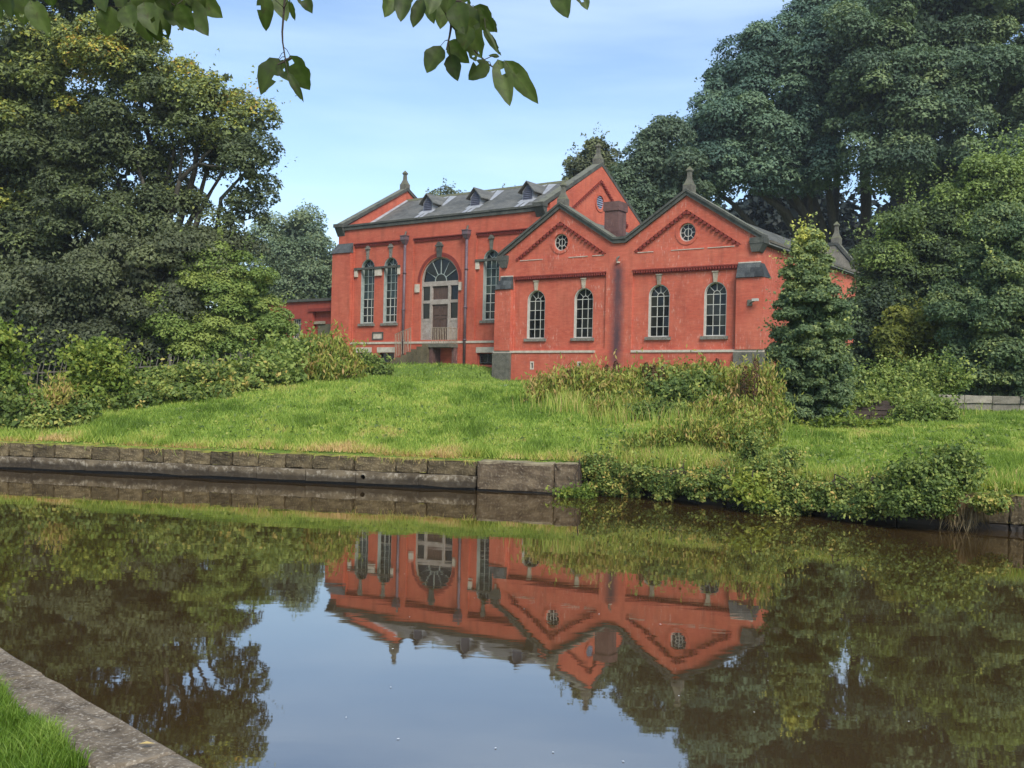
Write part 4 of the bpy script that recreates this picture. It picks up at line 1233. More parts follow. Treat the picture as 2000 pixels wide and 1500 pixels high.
# ------------------------------------------------------------------ trees
P = plobe
D = 44
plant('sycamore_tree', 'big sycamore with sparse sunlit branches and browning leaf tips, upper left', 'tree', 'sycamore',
      [P(250, 120, 130, 80, D), P(330, 215, 110, 85, D), P(215, 290, 150, 100, D + 1), P(410, 190, 70, 62, D), P(465, 245, 62, 55, D), P(485, 330, 52, 60, D - 1), P(470, 420, 42, 52, D - 1),
       P(290, 395, 75, 65, D + 1), P(395, 470, 90, 46, D), P(200, 430, 120, 80, D + 1), P(420, 300, 40, 30, D + 1)],
      1.0, .18, 270, basepx(300, 44), 21, .42,
      limbs=[(px(310, 640, 44), px(318, 470, 44), .34, .2), (px(318, 480, 44), px(352, 350, 43.6), .17, .10), (px(352, 352, 43.6), px(420, 285, 43.5), .11, .05), (px(316, 470, 44), px(276, 345, 43.5), .15, .07), (px(276, 350, 43.5), px(262, 270, 43.5), .08, .03), (px(385, 320, 43.5), px(455, 330, 43), .06, .02), (px(352, 352, 43.6), px(360, 230, 43.5), .08, .03), (px(420, 288, 43.5), px(475, 240, 43.5), .05, .015)],
      tone=(.18, .55), inner=.22, jit=.2, gap=.26, back=.2, rough=.36, sprig=1.6,
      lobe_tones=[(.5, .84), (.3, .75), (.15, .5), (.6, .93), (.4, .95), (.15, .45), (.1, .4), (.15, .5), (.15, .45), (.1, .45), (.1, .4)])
D = 46
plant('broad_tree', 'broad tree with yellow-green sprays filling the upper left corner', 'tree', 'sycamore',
      [P(40, 130, 150, 100, D), P(150, -60, 260, 120, D + 2), P(-110, 250, 150, 170, D), P(70, 300, 130, 100, D), P(-30, 440, 130, 100, D), P(110, 500, 130, 90, D + 1), P(-60, 590, 140, 90, D), P(100, 220, 90, 70, D - 1)],
      1.1, .215, 190, basepx(30, 46), 22, .5, tone=(.25, .62), jit=.14, inner=1., rough=.32,
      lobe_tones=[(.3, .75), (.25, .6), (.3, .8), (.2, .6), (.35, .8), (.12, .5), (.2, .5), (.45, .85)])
D = 40
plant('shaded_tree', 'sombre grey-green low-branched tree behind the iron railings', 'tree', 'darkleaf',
      [P(130, 575, 120, 75, D), P(255, 545, 110, 75, D + 1), P(345, 505, 80, 55, D + 1), P(60, 650, 110, 70, D), P(205, 640, 130, 70, D + .5), P(320, 600, 80, 80, D + 1), P(430, 500, 70, 50, D + 3), P(240, 690, 120, 45, D + 1), P(110, 700, 120, 35, D)],
      1.0, .19, 220, basepx(200, 41), 23, .3, tone=(.15, .6), inner=1.2, flat=.5, droop=.5, rough=.3, jit=.12,
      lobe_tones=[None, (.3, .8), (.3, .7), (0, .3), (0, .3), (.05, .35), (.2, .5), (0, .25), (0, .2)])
D = 41
plant('thorn_tree', 'rounded green thorn tree before the low wing', 'tree', 'thorn',
      [P(420, 560, 80, 50, D), P(350, 615, 70, 45, D - .5), P(475, 600, 75, 55, D), P(400, 650, 110, 45, D - .5), P(505, 640, 60, 40, D), P(430, 515, 45, 32, D), P(500, 560, 40, 35, D), P(320, 660, 50, 30, D)],
      .8, .14, 330, basepx(420, 41.5), 24, .14, tone=(.3, .8), inner=1., flat=.42, droop=.15, rough=.3, jit=.14)
D = 92
plant('distant_tree', 'hazy rounded tree far behind, between sycamore and hall', 'tree', 'distant',
      [P(560, 490, 70, 68, D), P(612, 470, 38, 52, D), P(540, 560, 70, 70, D), P(620, 560, 50, 80, D), P(585, 450, 40, 34, D)], 1.9, .3, 260, basepx(580, 92), 25, .5, tone=(.3, .9), inner=1.0, sprig=.4, spriglen=.6, rough=.3,
      lobe_tones=[None, (.0, .4), None, None, None])
D = 95
plant('distant_tree', 'leafy treetop showing over the slates near the first dormer', 'tree', 'darkleaf', [P(875, 402, 34, 32, D), P(905, 410, 25, 22, D)], 1.1, .27, 170, basepx(880, 95), 26, .3, tone=(.3, .8), inner=.6, spriglen=.6)
plant('distant_tree', 'tiny treetop peeping over the ridge before the third dormer', 'tree', 'darkleaf', [P(1000, 395, 22, 30, D)], 1.0, .27, 170, basepx(1000, 95), 27, .3, tone=(.3, .8), inner=.6, spriglen=.6)
D = 82
plant('slender_tree', 'thin leafy treetop around the finial of the hall gable', 'tree', 'darkleaf',
      [P(1158, 312, 22, 28, D), P(1130, 345, 30, 28, D), P(1190, 330, 18, 30, D), P(1160, 380, 50, 40, D)], 1.0, .32, 110, basepx(1160, 82), 28, .25, tone=(.35, .9), inner=.3, gap=.2)
D = 71
plant('yellowing_tree', 'pale olive tree between the hall gable and the great dark tree', 'tree', 'distant',
      [P(1296, 262, 30, 28, D), P(1268, 315, 36, 34, D), P(1236, 362, 34, 34, D), P(1300, 350, 70, 70, D), P(1240, 410, 60, 50, D), P(1320, 430, 70, 50, D)], 1.4, .27, 250, basepx(1270, 71), 29, .4, tone=(.0, .35), inner=1.0, rough=.35, sprig=.8, spriglen=.7)
D = 76
plant('spreading_tree', 'great blue-green spreading tree looming behind the annexe', 'tree', 'beech',
      [P(1452, 185, 82, 62, D), P(1535, 105, 90, 72, D + 1), P(1640, 45, 95, 75, D + 2), P(1395, 250, 72, 62, D), P(1490, 240, 110, 70, D - 2), P(1600, 180, 110, 95, D), P(1440, 330, 105, 48, D - 2), P(1560, 320, 105, 58, D - 2), P(1350, 335, 56, 48, D), P(1620, 120, 90, 80, D - 2)],
      1.8, .29, 380, basepx(1680, 78), 31, .9, limbs=[(px(1688, 560, 76), px(1690, 300, 76), .45, .38)],
      tone=(.2, .75), inner=1.2, flat=.55, droop=.45, rough=.2, sprig=.7, spriglen=.6, jit=.08)
D = 70
plant('canopy_tree', 'tall dark tree with heavy canopy in the upper right corner', 'tree', 'beech2',
      [P(1760, 70, 130, 90, D), P(1900, 40, 150, 100, D + 1), P(1760, 190, 125, 75, D - 2), P(1900, 170, 120, 80, D - 2), P(1990, 250, 100, 90, D - 1), P(1740, 290, 80, 55, D - 2), P(1880, 300, 130, 60, D - 3), P(1980, 360, 90, 60, D - 2), P(1660, 210, 60, 60, D), P(1810, 370, 80, 45, D - 1), P(2080, 150, 130, 130, D)],
      1.75, .29, 330, basepx(1775, 72), 32, .8, limbs=[(px(1772, 560, 70), px(1768, 300, 70), .35, .28)],
      tone=(.15, .8), inner=1.2, flat=.55, droop=.45, rough=.22, sprig=.7, spriglen=.6, jit=.08)
# the wood beyond: one dark mass nobody could count
rng = np.random.default_rng(40)
D = 104
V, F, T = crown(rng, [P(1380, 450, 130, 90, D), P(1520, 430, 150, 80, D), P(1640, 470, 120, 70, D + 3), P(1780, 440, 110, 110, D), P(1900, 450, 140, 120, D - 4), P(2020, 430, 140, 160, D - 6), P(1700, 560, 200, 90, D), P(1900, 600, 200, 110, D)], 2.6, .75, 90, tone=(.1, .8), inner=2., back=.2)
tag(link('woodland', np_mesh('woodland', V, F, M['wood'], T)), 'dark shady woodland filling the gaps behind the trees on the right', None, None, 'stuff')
D = 74
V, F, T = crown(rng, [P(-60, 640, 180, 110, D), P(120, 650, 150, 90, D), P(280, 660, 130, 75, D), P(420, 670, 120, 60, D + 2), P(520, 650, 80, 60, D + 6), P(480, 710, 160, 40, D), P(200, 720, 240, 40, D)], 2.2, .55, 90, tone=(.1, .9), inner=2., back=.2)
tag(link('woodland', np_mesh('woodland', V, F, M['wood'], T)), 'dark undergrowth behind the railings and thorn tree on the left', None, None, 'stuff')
D = 45
plant('shooting_tree', 'bright-tipped bushy tree with upright shoots on the right', 'tree', 'elm',
      [P(1815, 455, 80, 60, D), P(1905, 410, 75, 65, D), P(1755, 530, 75, 60, D), P(1850, 550, 100, 80, D), P(1720, 610, 60, 60, D), P(1800, 640, 80, 60, D), P(1965, 440, 60, 80, D), P(1905, 355, 22, 45, D - 1), P(1855, 390, 18, 32, D - 1), P(1945, 350, 16, 40, D - 1), P(1985, 350, 20, 38, D - 1), P(1765, 445, 20, 26, D - 1), P(1730, 500, 30, 18, D - 1)],
        .85, .165, 210, basepx(1830, 46), 33, .2, tone=(.15, .7), inner=1.1, jit=.22, sprig=1.6, spriglen=1.5, upright=1.3,
      lobe_tones=[(.3, .9), (.3, .9), (.2, .7), (.05, .5), (.05, .4), (.0, .3), (.2, .7), (.6, 1), (.5, 1), (.6, 1), (.6, 1), (.5, 1), (.5, 1)])
D = 37
plant('leaning_tree', 'dull green bushy tree at the right edge above the stone wall', 'tree', 'maple',
      [P(1955, 510, 75, 75, D), P(1920, 610, 80, 75, D), P(2010, 620, 90, 110, D), P(1930, 705, 75, 65, D), P(1990, 745, 80, 50, D), P(1965, 440, 40, 40, D)],
      .68, .14, 270, basepx(1960, 38), 34, .2, tone=(.1, .6), inner=1.1, jit=.2)
D = 39.5
plant('yellow_shrub', 'yellowish shrub low among the dark trees right of the sapling', 'shrub', 'yellowish',
      [P(1790, 635, 45, 30, D), P(1760, 680, 50, 38, D), P(1820, 680, 35, 35, D)], .6, .16, 230, basepx(1780, 39.5), 35, .08, tone=(.4, 1.), inner=.8)
plant('dark_shrub', 'dark shrub in the gap between the sapling and the yellowish shrub', 'shrub', 'elm',
      [P(1690, 640, 45, 60, 41), P(1680, 720, 50, 50, 41), P(1720, 740, 60, 30, 41), P(1840, 740, 70, 35, 41)], .7, .17, 230, basepx(1690, 41), 36, .08, tone=(0., .35), inner=1.2)
D = 26.5
plant('young_maple', 'narrow upright young maple standing before the annexe corner', 'tree', 'maple',
      [P(1578, 468, 17, 26, D), P(1577, 500, 32, 30, D), P(1579, 535, 43, 36, D), P(1581, 575, 52, 42, D), P(1583, 620, 60, 48, D), P(1585, 665, 67, 52, D), P(1586, 712, 74, 54, D), P(1584, 760, 77, 48, D), P(1576, 800, 72, 34, D), P(1582, 640, 60, 110, D)],
      .30, .10, 175, basepx(1578, 26.5), 37, .07, tone=(.15, .55), inner=1.2, jit=.2, droop=.3, flat=.5, sprig=1.8, spriglen=1.3, sub=0, rough=.34,
      lobe_tones=[(.55, .9), (.4, .75), (.3, .68), (.25, .62), (.22, .58), (.2, .55), (.16, .5), (.12, .48), (.08, .42), (.2, .55)])

# ------------------------------------------------------------------ hedge and bushes
def bush(name, label, mat, specs, d, seed, leaf=.12, spacing=.45, per=190, cat='bush', group=None, **kw):
    lobes = [P(*s[:4], s[4] if len(s) > 4 else d) for s in specs]
    m = sum((Vector(l[0]) for l in lobes), Vector()) / len(lobes)
    leaf *= 1.1
    kw.setdefault('tone', (.15, .7))
    kw.setdefault('inner', 1.)
    kw.setdefault('back', .3)
    wd = mat in ('weeds', 'thorn')
    kw.setdefault('canes', int(len(specs) * (260 if mat == 'weeds' else 120 if wd else 80)))
    kw.setdefault('sub', 3)
    if mat == 'weeds': kw.setdefault('flat', .9); kw['inner'] = .4; kw['erect'] = .9; kw['asp'] = .2; leaf *= 1.35; kw['sprig'] = .6; kw['asp'] = .28
    kw.setdefault('upright', .85 if wd else .3)
    kw.setdefault('spriglen', 1.3)
    kw.setdefault('rough', .55)
    kw.setdefault('asp', .38 if mat == 'weeds' else .6)
    kw.setdefault('jit', .24)
    per = per * (.15 if mat == 'weeds' else .42) * kw.pop('thin', 1.)
    return plant(name, label, cat, mat, lobes, spacing, leaf, per, onland(m.x, m.y), seed, .012 if group and 'canal' in group else .03, group=group, crown_name='foliage', bark='twig', **kw)
HG = 'hedge bushes along the left of the lawn'
bush('laurel_bush', 'bright leafy bush at the left edge beside the railings', 'elder', [(6, 660, 26, 38), (-25, 700, 48, 60), (8, 725, 26, 45)], 25.8, 51, .12, .36, 150, canes=60, group=HG, tone=(.2, .8))
bush('elder_bush', 'upright bright elder bush covering part of the railings', 'elder', [(178, 690, 24, 30), (198, 725, 44, 42), (190, 768, 56, 36), (160, 750, 24, 26)], 27.6, 52, .12, .4, 190, group=HG, tone=(.2, .8))
bush('bramble_bush', 'low bramble bush at the left end of the hedge', 'bramble', [(30, 800, 70, 26, 25.6), (100, 797, 60, 24, 25.7), (-20, 780, 60, 40, 25.5), (140, 818, 60, 16, 25.5), (50, 826, 70, 14, 25.2)], 25.6, 53, .11, .34, 230, group=HG, canes=60, sprig=.6, spriglen=.6)
bush('dying_bush', 'browning bramble patch below the railings', 'weeds', [(112, 778, 30, 18), (95, 797, 30, 14)], 25.5, 54, .09, .3, 180, group=HG, tone=(.6, 1.), canes=50, sprig=.6)
bush('bramble_bush', 'spreading bramble bush right of the bright elder', 'bramble', [(260, 759, 60, 26, 28.6), (310, 774, 60, 20, 28.9), (235, 789, 60, 16, 27.6), (330, 749, 60, 22, 30.1)], 28.6, 55, .115, .42, 230, group=HG)
bush('bramble_bush', 'bramble bush below the thorn tree', 'bramble', [(400, 741, 70, 22, 30.0), (440, 756, 70, 15, 30.0), (360, 774, 60, 13, 28.5), (480, 731, 60, 24, 31.0)], 30.0, 56, .13, .48, 230, group=HG)
bush('nettle_bush', 'pale green nettle bush before the low wing', 'thorn', [(545, 721, 60, 24, 32.0), (510, 741, 70, 15, 31.0), (590, 696, 40, 22, 33.5), (560, 696, 45, 22, 33.0)], 32.0, 57, .14, .5, 230, group=HG, tone=(.2, .75))
bush('flowering_bush', 'yellow-green bush at the lawn end of the hedge', 'weeds', [(650, 704, 38, 24, 33.5), (615, 724, 50, 18, 32.5), (678, 729, 26, 16, 33.5), (625, 676, 28, 14, 34.5)], 33.0, 58, .13, .45, 230, group=HG, tone=(.15, .75))
bush('small_bush', 'small grey-green bush at the foot of the hall by the hedge', 'thorn', [(715, 712, 26, 14, 52), (740, 722, 24, 8, 52)], 52, 59, .14, .45, 150, tone=(.2, .6))
WG = 'weeds in front of the annexe'
bush('weed_clump', 'dry yellow weed clump at the left end before the annexe', 'weeds', [(1090, 761, 45, 20, 27.9), (1130, 751, 45, 24, 27.9), (1070, 776, 35, 12, 27.4), (1160, 766, 45, 26, 27.4)], 27.6, 61, .1, .4, 230, group=WG, tone=(.3, 1.))
bush('weed_clump', 'pale green weed clump below the rainwater stain', 'weeds', [(1215, 763, 50, 24, 27.2), (1260, 753, 50, 23, 27.8), (1220, 803, 60, 18, 26.2), (1180, 808, 45, 14, 26.2)], 27.0, 62, .1, .4, 230, group=WG, tone=(.15, .75))
bush('bramble_bush', 'dark bramble clump in the middle of the weeds', 'bramble', [(1310, 772, 55, 29, 26.0), (1350, 787, 55, 28, 26.0), (1290, 812, 55, 19, 25.2), (1370, 757, 45, 26, 26.5)], 26.0, 63, .1, .4, 240, group=WG, tone=(0., .55))
bush('weed_clump', 'tall seeding weed clump before the right-hand arched window', 'weeds', [(1340, 740, 50, 17, 27.8), (1410, 743, 55, 19, 27.2), (1450, 763, 50, 28, 26.5), (1300, 750, 40, 14, 27.8)], 27.0, 64, .1, .4, 230, group=WG, tone=(.2, .9))
bush('weed_clump', 'brownish weed clump beside the foot of the young maple', 'weeds', [(1485, 765, 36, 38, 25.2), (1450, 812, 55, 22, 24.2), (1500, 815, 30, 22, 24), (1410, 805, 50, 20, 24.8)], 24.6, 65, .095, .36, 230, group=WG, canes=620, tone=(.15, 1.))
bush('weed_clump', 'green weed clump on the slope below the brambles', 'weeds', [(1390, 853, 60, 22, 21.6), (1320, 863, 55, 18, 21.6), (1440, 858, 50, 24, 21), (1480, 838, 40, 26, 21.5), (1260, 873, 45, 14, 21.8)], 21.5, 66, .075, .3, 230, group=WG, tone=(.1, .7))
BG = 'plants hanging over the canal edge'
bush('grassy_clump', 'dark sprawling clump beside the end of the canal wall', 'bramble', [(1165, 908, 29, 19, 20.8), (1195, 933, 34, 26, 20.6), (1220, 953, 31, 19, 20.5), (1170, 948, 20, 19, 20.7)], 20.6, 71, .062, .26, 220, group=BG, gap=.5, sprig=1.5, canes=260, sub=3, inner=.35, thin=.8, upright=.45, spriglen=1.6, tone=(.0, .8))
bush('bramble_bush', 'trailing bramble over the water left of the yellow leaves', 'bramble', [(1270, 934, 35, 21, 20.2), (1330, 939, 37, 22, 19.8), (1300, 959, 37, 13, 19.9), (1380, 942, 37, 24, 19.4), (1390, 966, 37, 13, 19.2)], 19.8, 72, .062, .24, 240, group=BG, gap=.5, sprig=1.5, canes=260, sub=3, inner=.35, thin=.8, upright=.45, spriglen=1.6, tone=(0., .72))
bush('bramble_bush', 'tall thicket rising from the water edge below the young maple', 'bramble', [(1470, 884, 20, 39, 19.6), (1490, 924, 33, 34, 19), (1450, 949, 33, 31, 18.9), (1530, 954, 34, 32, 18.5), (1500, 984, 38, 19, 18.3), (1545, 909, 21, 26, 19)], 19, 73, .062, .24, 240, group=BG, gap=.5, sprig=1.5, canes=260, sub=3, inner=.35, thin=.8, upright=.45, spriglen=1.6, tone=(0., .72))
bush('trailing_bramble', 'low bramble trailing down the dark bank wall', 'bramble', [(1600, 983, 37, 16, 17.8), (1660, 988, 38, 18, 17.4), (1620, 958, 32, 10, 18.1), (1710, 973, 32, 16, 17.2), (1560, 993, 27, 12, 18)], 17.6, 74, .058, .22, 240, group=BG, gap=.5, sprig=1.5, canes=260, sub=3, inner=.35, thin=.8, upright=.45, spriglen=1.6, tone=(0., .7))
bush('bramble_bush', 'large dark bramble bush at the water edge on the right', 'bramble', [(1790, 932, 51, 36, 16.7), (1860, 902, 44, 31, 16.9), (1770, 987, 42, 26, 16.4), (1830, 977, 37, 29, 16.2), (1885, 932, 31, 25, 16.7), (1740, 957, 31, 26, 16.9)], 16.6, 75, .062, .27, 260, group=BG, gap=.5, sprig=1.5, canes=380, sub=3, inner=.35, thin=.8, upright=.45, spriglen=1.6, tone=(0., .5))
bush('trailing_bramble', 'ragged bramble trail covering the bank wall left of the straw tuft', 'bramble', [(1560, 960, 34, 24, 18.2), (1640, 955, 40, 20, 17.8), (1720, 950, 34, 26, 17.3), (1690, 990, 40, 18, 17.1), (1930, 985, 26, 20, 16.1)], 17.4, 82, .06, .22, 240, group=BG, gap=.45, sprig=1.6, canes=360, inner=.35, thin=.8, upright=.45, spriglen=1.6, tone=(0., .8))
bush('water_plant', 'bright leafy plant floating at the corner of the canal wall', 'elder', [(1120, 968, 22, 12, 20.2), (1140, 975, 14, 9, 20.1)], 20.2, 76, .07, .18, 90, group=BG, cat='plant', inner=.2)
bush('yellow_bramble', 'sprig of yellow-green leaves over the dark water edge', 'elder', [(1460, 945, 14, 14, 18.5), (1485, 978, 18, 14, 18.2), (1465, 960, 10, 10, 18.3)], 18.4, 77, .085, .2, 45, group=BG, cat='plant', tone=(.6, 1.), inner=0.)
bush('wall_top_weeds', 'tall pale weeds growing before the ruined walls', 'thorn', [(1700, 745, 60, 26, 33.2), (1770, 745, 60, 30, 33.2), (1830, 740, 50, 34, 33.2), (1740, 770, 70, 20, 32.5)], 33.0, 78, .1, .4, 220, tone=(.1, .8))
bush('ivy_trail', 'ivy trailing over the ruined brick wall', 'thorn', [(1660, 788, 45, 9, 28.3), (1730, 790, 45, 10, 28.3), (1770, 800, 34, 20, 28.0), (1620, 800, 26, 22, 27.8)], 28.0, 79, .1, .32, 200, tone=(.3, .9))
bush('leafy_plant', 'bright leafy weeds at the foot of the ruined brick wall', 'elder', [(1640, 838, 40, 16, 25.8), (1700, 838, 40, 14, 25.8), (1590, 832, 34, 14, 25.8)], 25.8, 80, .09, .3, 190, tone=(.1, .7))
bush('dark_weed', 'grey-green weeds before the dark field wall on the right', 'thorn', [(1790, 815, 40, 22, 27.0), (1840, 805, 26, 20, 28.0)], 27.0, 81, .09, .32, 180, tone=(.1, .6))

# docks: tall brown seed spikes, each a plant
rd = random.Random(8)
DOCKS = [(1185, 712, 29.8, 'leftmost of two slanting dock spikes below the rainwater stain', -.10), (1203, 705, 29.8, 'right of two slanting dock spikes below the rainwater stain', -.12),
         (1262, 708, 28.8, 'tallest of three dock spikes in the pale green weeds', .02), (1276, 712, 28.8, 'thick red dock spike in the pale green weeds', .03), (1292, 716, 28.8, 'last of three dock spikes beside the bramble clump', .0),
         (1112, 735, 29.3, 'short dry dock spike in the dry yellow weeds', .05), (1455, 715, 26.3, 'tall brown dock spike beside the young maple', .02), (1402, 700, 28.8, 'thin dock spike before the right-hand arched window', -.04), (1340, 708, 29.3, 'pale dock spike before the third arched window', .05), (1475, 700, 25.8, 'thinnest dock stalk touching the young maple', .03)]
for i, (x, y, d, lab, lean) in enumerate(DOCKS):
    d -= 1.6
    top = px(x, y, d)
    b = Vector(onland(top.x - lean * 1.0, d))
    hgt = max(top.z - b.z, .8)
    root = tag(empty('dock_plant', b), lab, 'plant', 'dock spikes among the weeds')
    MB().tube([(0, 0, -.05), (lean * hgt * .4, 0, hgt * .5), (lean * hgt, 0, hgt)], [.014, .011, .005], 5).build('stem', M['twig'], root)
    rg = np.random.default_rng(500 + i)
    n = 420
    k = rg.uniform(.38, 1., n)
    rad = .095 * np.sin((k - .38) / .66 * math.pi) + .012
    a = rg.uniform(0, 6.28, n)
    pos = np.stack([lean * hgt * k + rad * np.cos(a), rad * np.sin(a), hgt * k], 1)
    nr = np.stack([np.cos(a), np.sin(a), .3 + 0 * a], 1) + rg.normal(size=(n, 3)) * .3
    nr /= np.linalg.norm(nr, axis=1, keepdims=True)
    V, F, T = leaf_cards(rg, pos, nr, .05, rg.uniform(0, 1, n))
    tag(link('seed_head', np_mesh('seed_head', V, F, M['dock'], T), root), kind='stuff')

# small broad-leaved sapling in front of the right-hand bramble
sb = Vector(onland(*px(1798, 930, 16.9).xy))
SP = tag(empty('sapling', sb), 'thin sapling with broad leaves rising above the dark bramble bush', 'plant')
MB().tube([(0, 0, -.1), (.01, 0, .35), (-.02, 0, .75)], [.012, .009, .004], 6).build('stem', M['twig'], SP)
rg = np.random.default_rng(90)
for i in range(11):
    z = .28 + .047 * i
    a = i * 2.4
    pos = np.array([[.11 * math.cos(a), .11 * math.sin(a), z + .03]])
    V, F, T = leaf_cards(rg, pos, np.array([[.25 * math.cos(a), .25 * math.sin(a) - .2, .9]]), .15, np.array([rg.uniform(.2, .6)]))
    link('leaf', np_mesh('leaf', V, F, M['elder'], T), SP)

# ------------------------------------------------------------------ old walls on the right
rw = Vector(onland(px(1690, 815, 28).x, 28.0))
RW = tag(empty('ruined_brick_wall', rw, -.18), 'ruined low dark brick wall beside the young maple', 'wall')
for i in range(5):
    z = i * .14
    x = -1.35
    while x < 1.35:
        l = rs.uniform(.4, .6)
        if i < 4 or rs.random() < .5:
            me = jitter_block(min(l, 1.4 - x) - .01, .4, .13, rs, .012, .008, 0)
            me.materials.append(M['brick_dark'])
            link('brick_course', me, RW, (x, rs.uniform(-.015, .015), z - .1))
        x += l
fw = Vector(onland(px(1900, 805, 36).x, 36.0))
FW = tag(empty('field_wall', fw, -.12), 'pale stone field wall with a flat coping at the right edge', 'wall')
x = -1.6
while x < 4.2:
    l = rs.uniform(.8, 1.4)
    for z0, z1, dpt in ((-.25, .30, .30), (.31, .58, .42)):
        me = jitter_block(l - .015, dpt, z1 - z0, rs, .025, .012, 1)
        me.materials.append(M['fieldstone'])
        link('wall_stone', me, FW, (x, -(dpt - .3) / 2, z0 + rs.uniform(-.01, .01)))
    x += l

# ------------------------------------------------------------------ iron railings
fa, fb = px(18, 740, 28.6), px(560, 740, 34)
fa.z, fb.z = 1.5, 2.25
fe = (fb - fa)
FL = fe.length
FN = tag(empty('iron_railings', fa, math.atan2(fe.y, fe.x)), 'rusty iron railings with bent spiked tops behind the hedge', 'fence')
slope = fe.z / math.hypot(fe.x, fe.y)
FLh = math.hypot(fe.x, fe.y)
for z in (.12, .72):
    MB().hexa([(0, -.015, z), (FLh, -.015, z + slope * FLh), (FLh, .015, z + slope * FLh), (0, .015, z), (0, -.015, z + .04), (FLh, -.015, z + .04 + slope * FLh), (FLh, .015, z + .04 + slope * FLh), (0, .015, z + .04)]).build('rail', M['iron'], FN)
pk = MB().tube([(0, 0, -.15), (0, 0, .78), (.03, 0, .90), (.05, 0, .98), (.03, 0, 1.06)], [.013, .013, .012, .012, .004], 5).mesh('picket', M['iron'])
n = int(FLh / .165)
for i in range(n):
    o = link('picket', pk, FN, (i * .165 + .05, 0, slope * i * .165))
    o.rotation_euler = (rs.uniform(-.04, .04), rs.uniform(-.05, .05), 0)
ps = MB().box(-.035, .035, -.035, .035, -.4, 1.1).mesh('post', M['iron'])
for i in range(0, n, 14): link('post', ps, FN, (i * .165 - .03, 0, slope * i * .165))

# litter, floating scraps
p = ghit(980, 758, 30)
tag(link('litter', MB().hexa([(-.22, -.03, 0), (.22, -.03, .02), (.22, .04, .02), (-.22, .04, 0), (-.22, -.02, .05), (.22, -.02, .07), (.2, .03, .07), (-.2, .03, .05)]).mesh('litter', M['litter']), None, (p.x, p.y, p.z + .05)), 'scrap of white litter on the lawn before the annexe', 'litter')
sc_me = MB().add([(-.02, 0, 0), (0, -.012, .002), (.022, 0, .003), (.002, .012, .002)], [(0, 1, 2, 3)]).mesh('scrap', M['feather'])
for i, (x, y) in enumerate([(767, 1268), (800, 1205), (763, 1343), (676, 1402), (778, 1444), (968, 1462), (1080, 1470), (1217, 1488), (1326, 1360), (1473, 1392), (1637, 1245), (1730, 1325), (1775, 1410), (1560, 1400), (1290, 1220), (1170, 1200), (927, 1168), (1500, 1330), (790, 1121), (1024, 1190)]):
    dx, dy = x - 1000, y - YH
    v = -dx * sr_ + dy * cr_
    q = px(x, y, CAMH * FPX / v)
    o = link('floating_scrap', sc_me, None, (q.x, q.y, .004))
    k = rs.uniform(.3, .65); o.scale = (k, k, k)
    o.rotation_euler = (0, 0, rs.uniform(0, 6))
    tag(o, 'tiny pale scrap floating on the canal water', 'scrap', 'pale scraps floating on the water')

# ------------------------------------------------------------------ grass
def blades(rng, x, y, z, h, w, tone, lean=.5, seg=1):
    n = len(x)
    a = rng.uniform(0, 2 * math.pi, n)
    b = rng.uniform(0, 2 * math.pi, n)
    cx, cy = np.cos(a) * w * .5, np.sin(a) * w * .5
    lx, ly = np.cos(b) * h * lean * rng.uniform(.2, 1, n), np.sin(b) * h * lean * rng.uniform(.2, 1, n)
    if seg == 1:
        V = np.empty((n, 3, 3))
        V[:, 0] = np.stack([x - cx, y - cy, z], 1); V[:, 1] = np.stack([x + cx, y + cy, z], 1)
        V[:, 2] = np.stack([x + lx, y + ly, z + h], 1)
        return V.reshape(-1, 3), np.arange(n * 3).reshape(n, 3), np.repeat(tone, 3)
    V = np.empty((n, 5, 3))
    V[:, 0] = np.stack([x - cx, y - cy, z], 1); V[:, 1] = np.stack([x + cx, y + cy, z], 1)
    V[:, 2] = np.stack([x + lx * .35 + cx * .8, y + ly * .35 + cy * .8, z + h * .62], 1)
    V[:, 3] = np.stack([x + lx * .35 - cx * .8, y + ly * .35 - cy * .8, z + h * .62], 1)
    V[:, 4] = np.stack([x + lx, y + ly, z + h * .95], 1)
    i = np.arange(n)[:, None] * 5
    F = np.concatenate([i + np.array([[0, 1, 2]]), i + np.array([[0, 2, 3]]), i + np.array([[3, 2, 4]])])
    return V.reshape(-1, 3), F, np.repeat(tone, 5)
rng = np.random.default_rng(7)
def lawn_points(n, dmin, dmax):
    # even over the picture: density falls with the square of distance
    d = 1 / rng.uniform(1 / dmax, 1 / dmin, n)
    x = rng.uniform(-.54, .54, n) * d
    return x, d
xa, ya = lawn_points(440000, 15.5, 36)
xb, yb_ = lawn_points(110000, 36, 66)
x, y = np.concatenate([xa, xb]), np.concatenate([ya, yb_])
q = y - yfar(x)
ok = q > .30
ss = (x - BX) * cT - (y - BY) * sT
t = (x - BX) * sT + (y - BY) * cT
ok &= ~((t > -.25) & (ss > -10)) & ~((t > -PP - .3) & (ss > 14.2) & (ss < 30.4))
x, y, q = x[ok], y[ok], q[ok]
z = gz(x, y)
pt = fbm(x * .55, y * .3, 3)
pt2 = fbm(x * 2.2, y * 1.4, 9)
tone = .47 + (pt - .5) * .6 + (pt2 - .5) * .55 + rng.normal(size=len(x)) * .13
tuft = smooth(.52, .72, fbm(x * 1.25, y * .8, 77))
tone = tone - .24 * tuft + .14 * smooth(.55, .7, fbm(x * .7, y * .5, 88))
edge = np.exp(-q / 1.1) * fbm(x * .8, y * .8, 21) * 1.5
tone = tone + np.clip(edge - .30, 0, .55)
tone = tone - .12 * smooth(50, 58, y)
h = (.045 + .055 * fbm(x * .9, y * .6, 33) + .07 * tuft) * (1 + .8 * np.exp(-q / .8)) * (.75 + y / 60)
w = .0011 * y
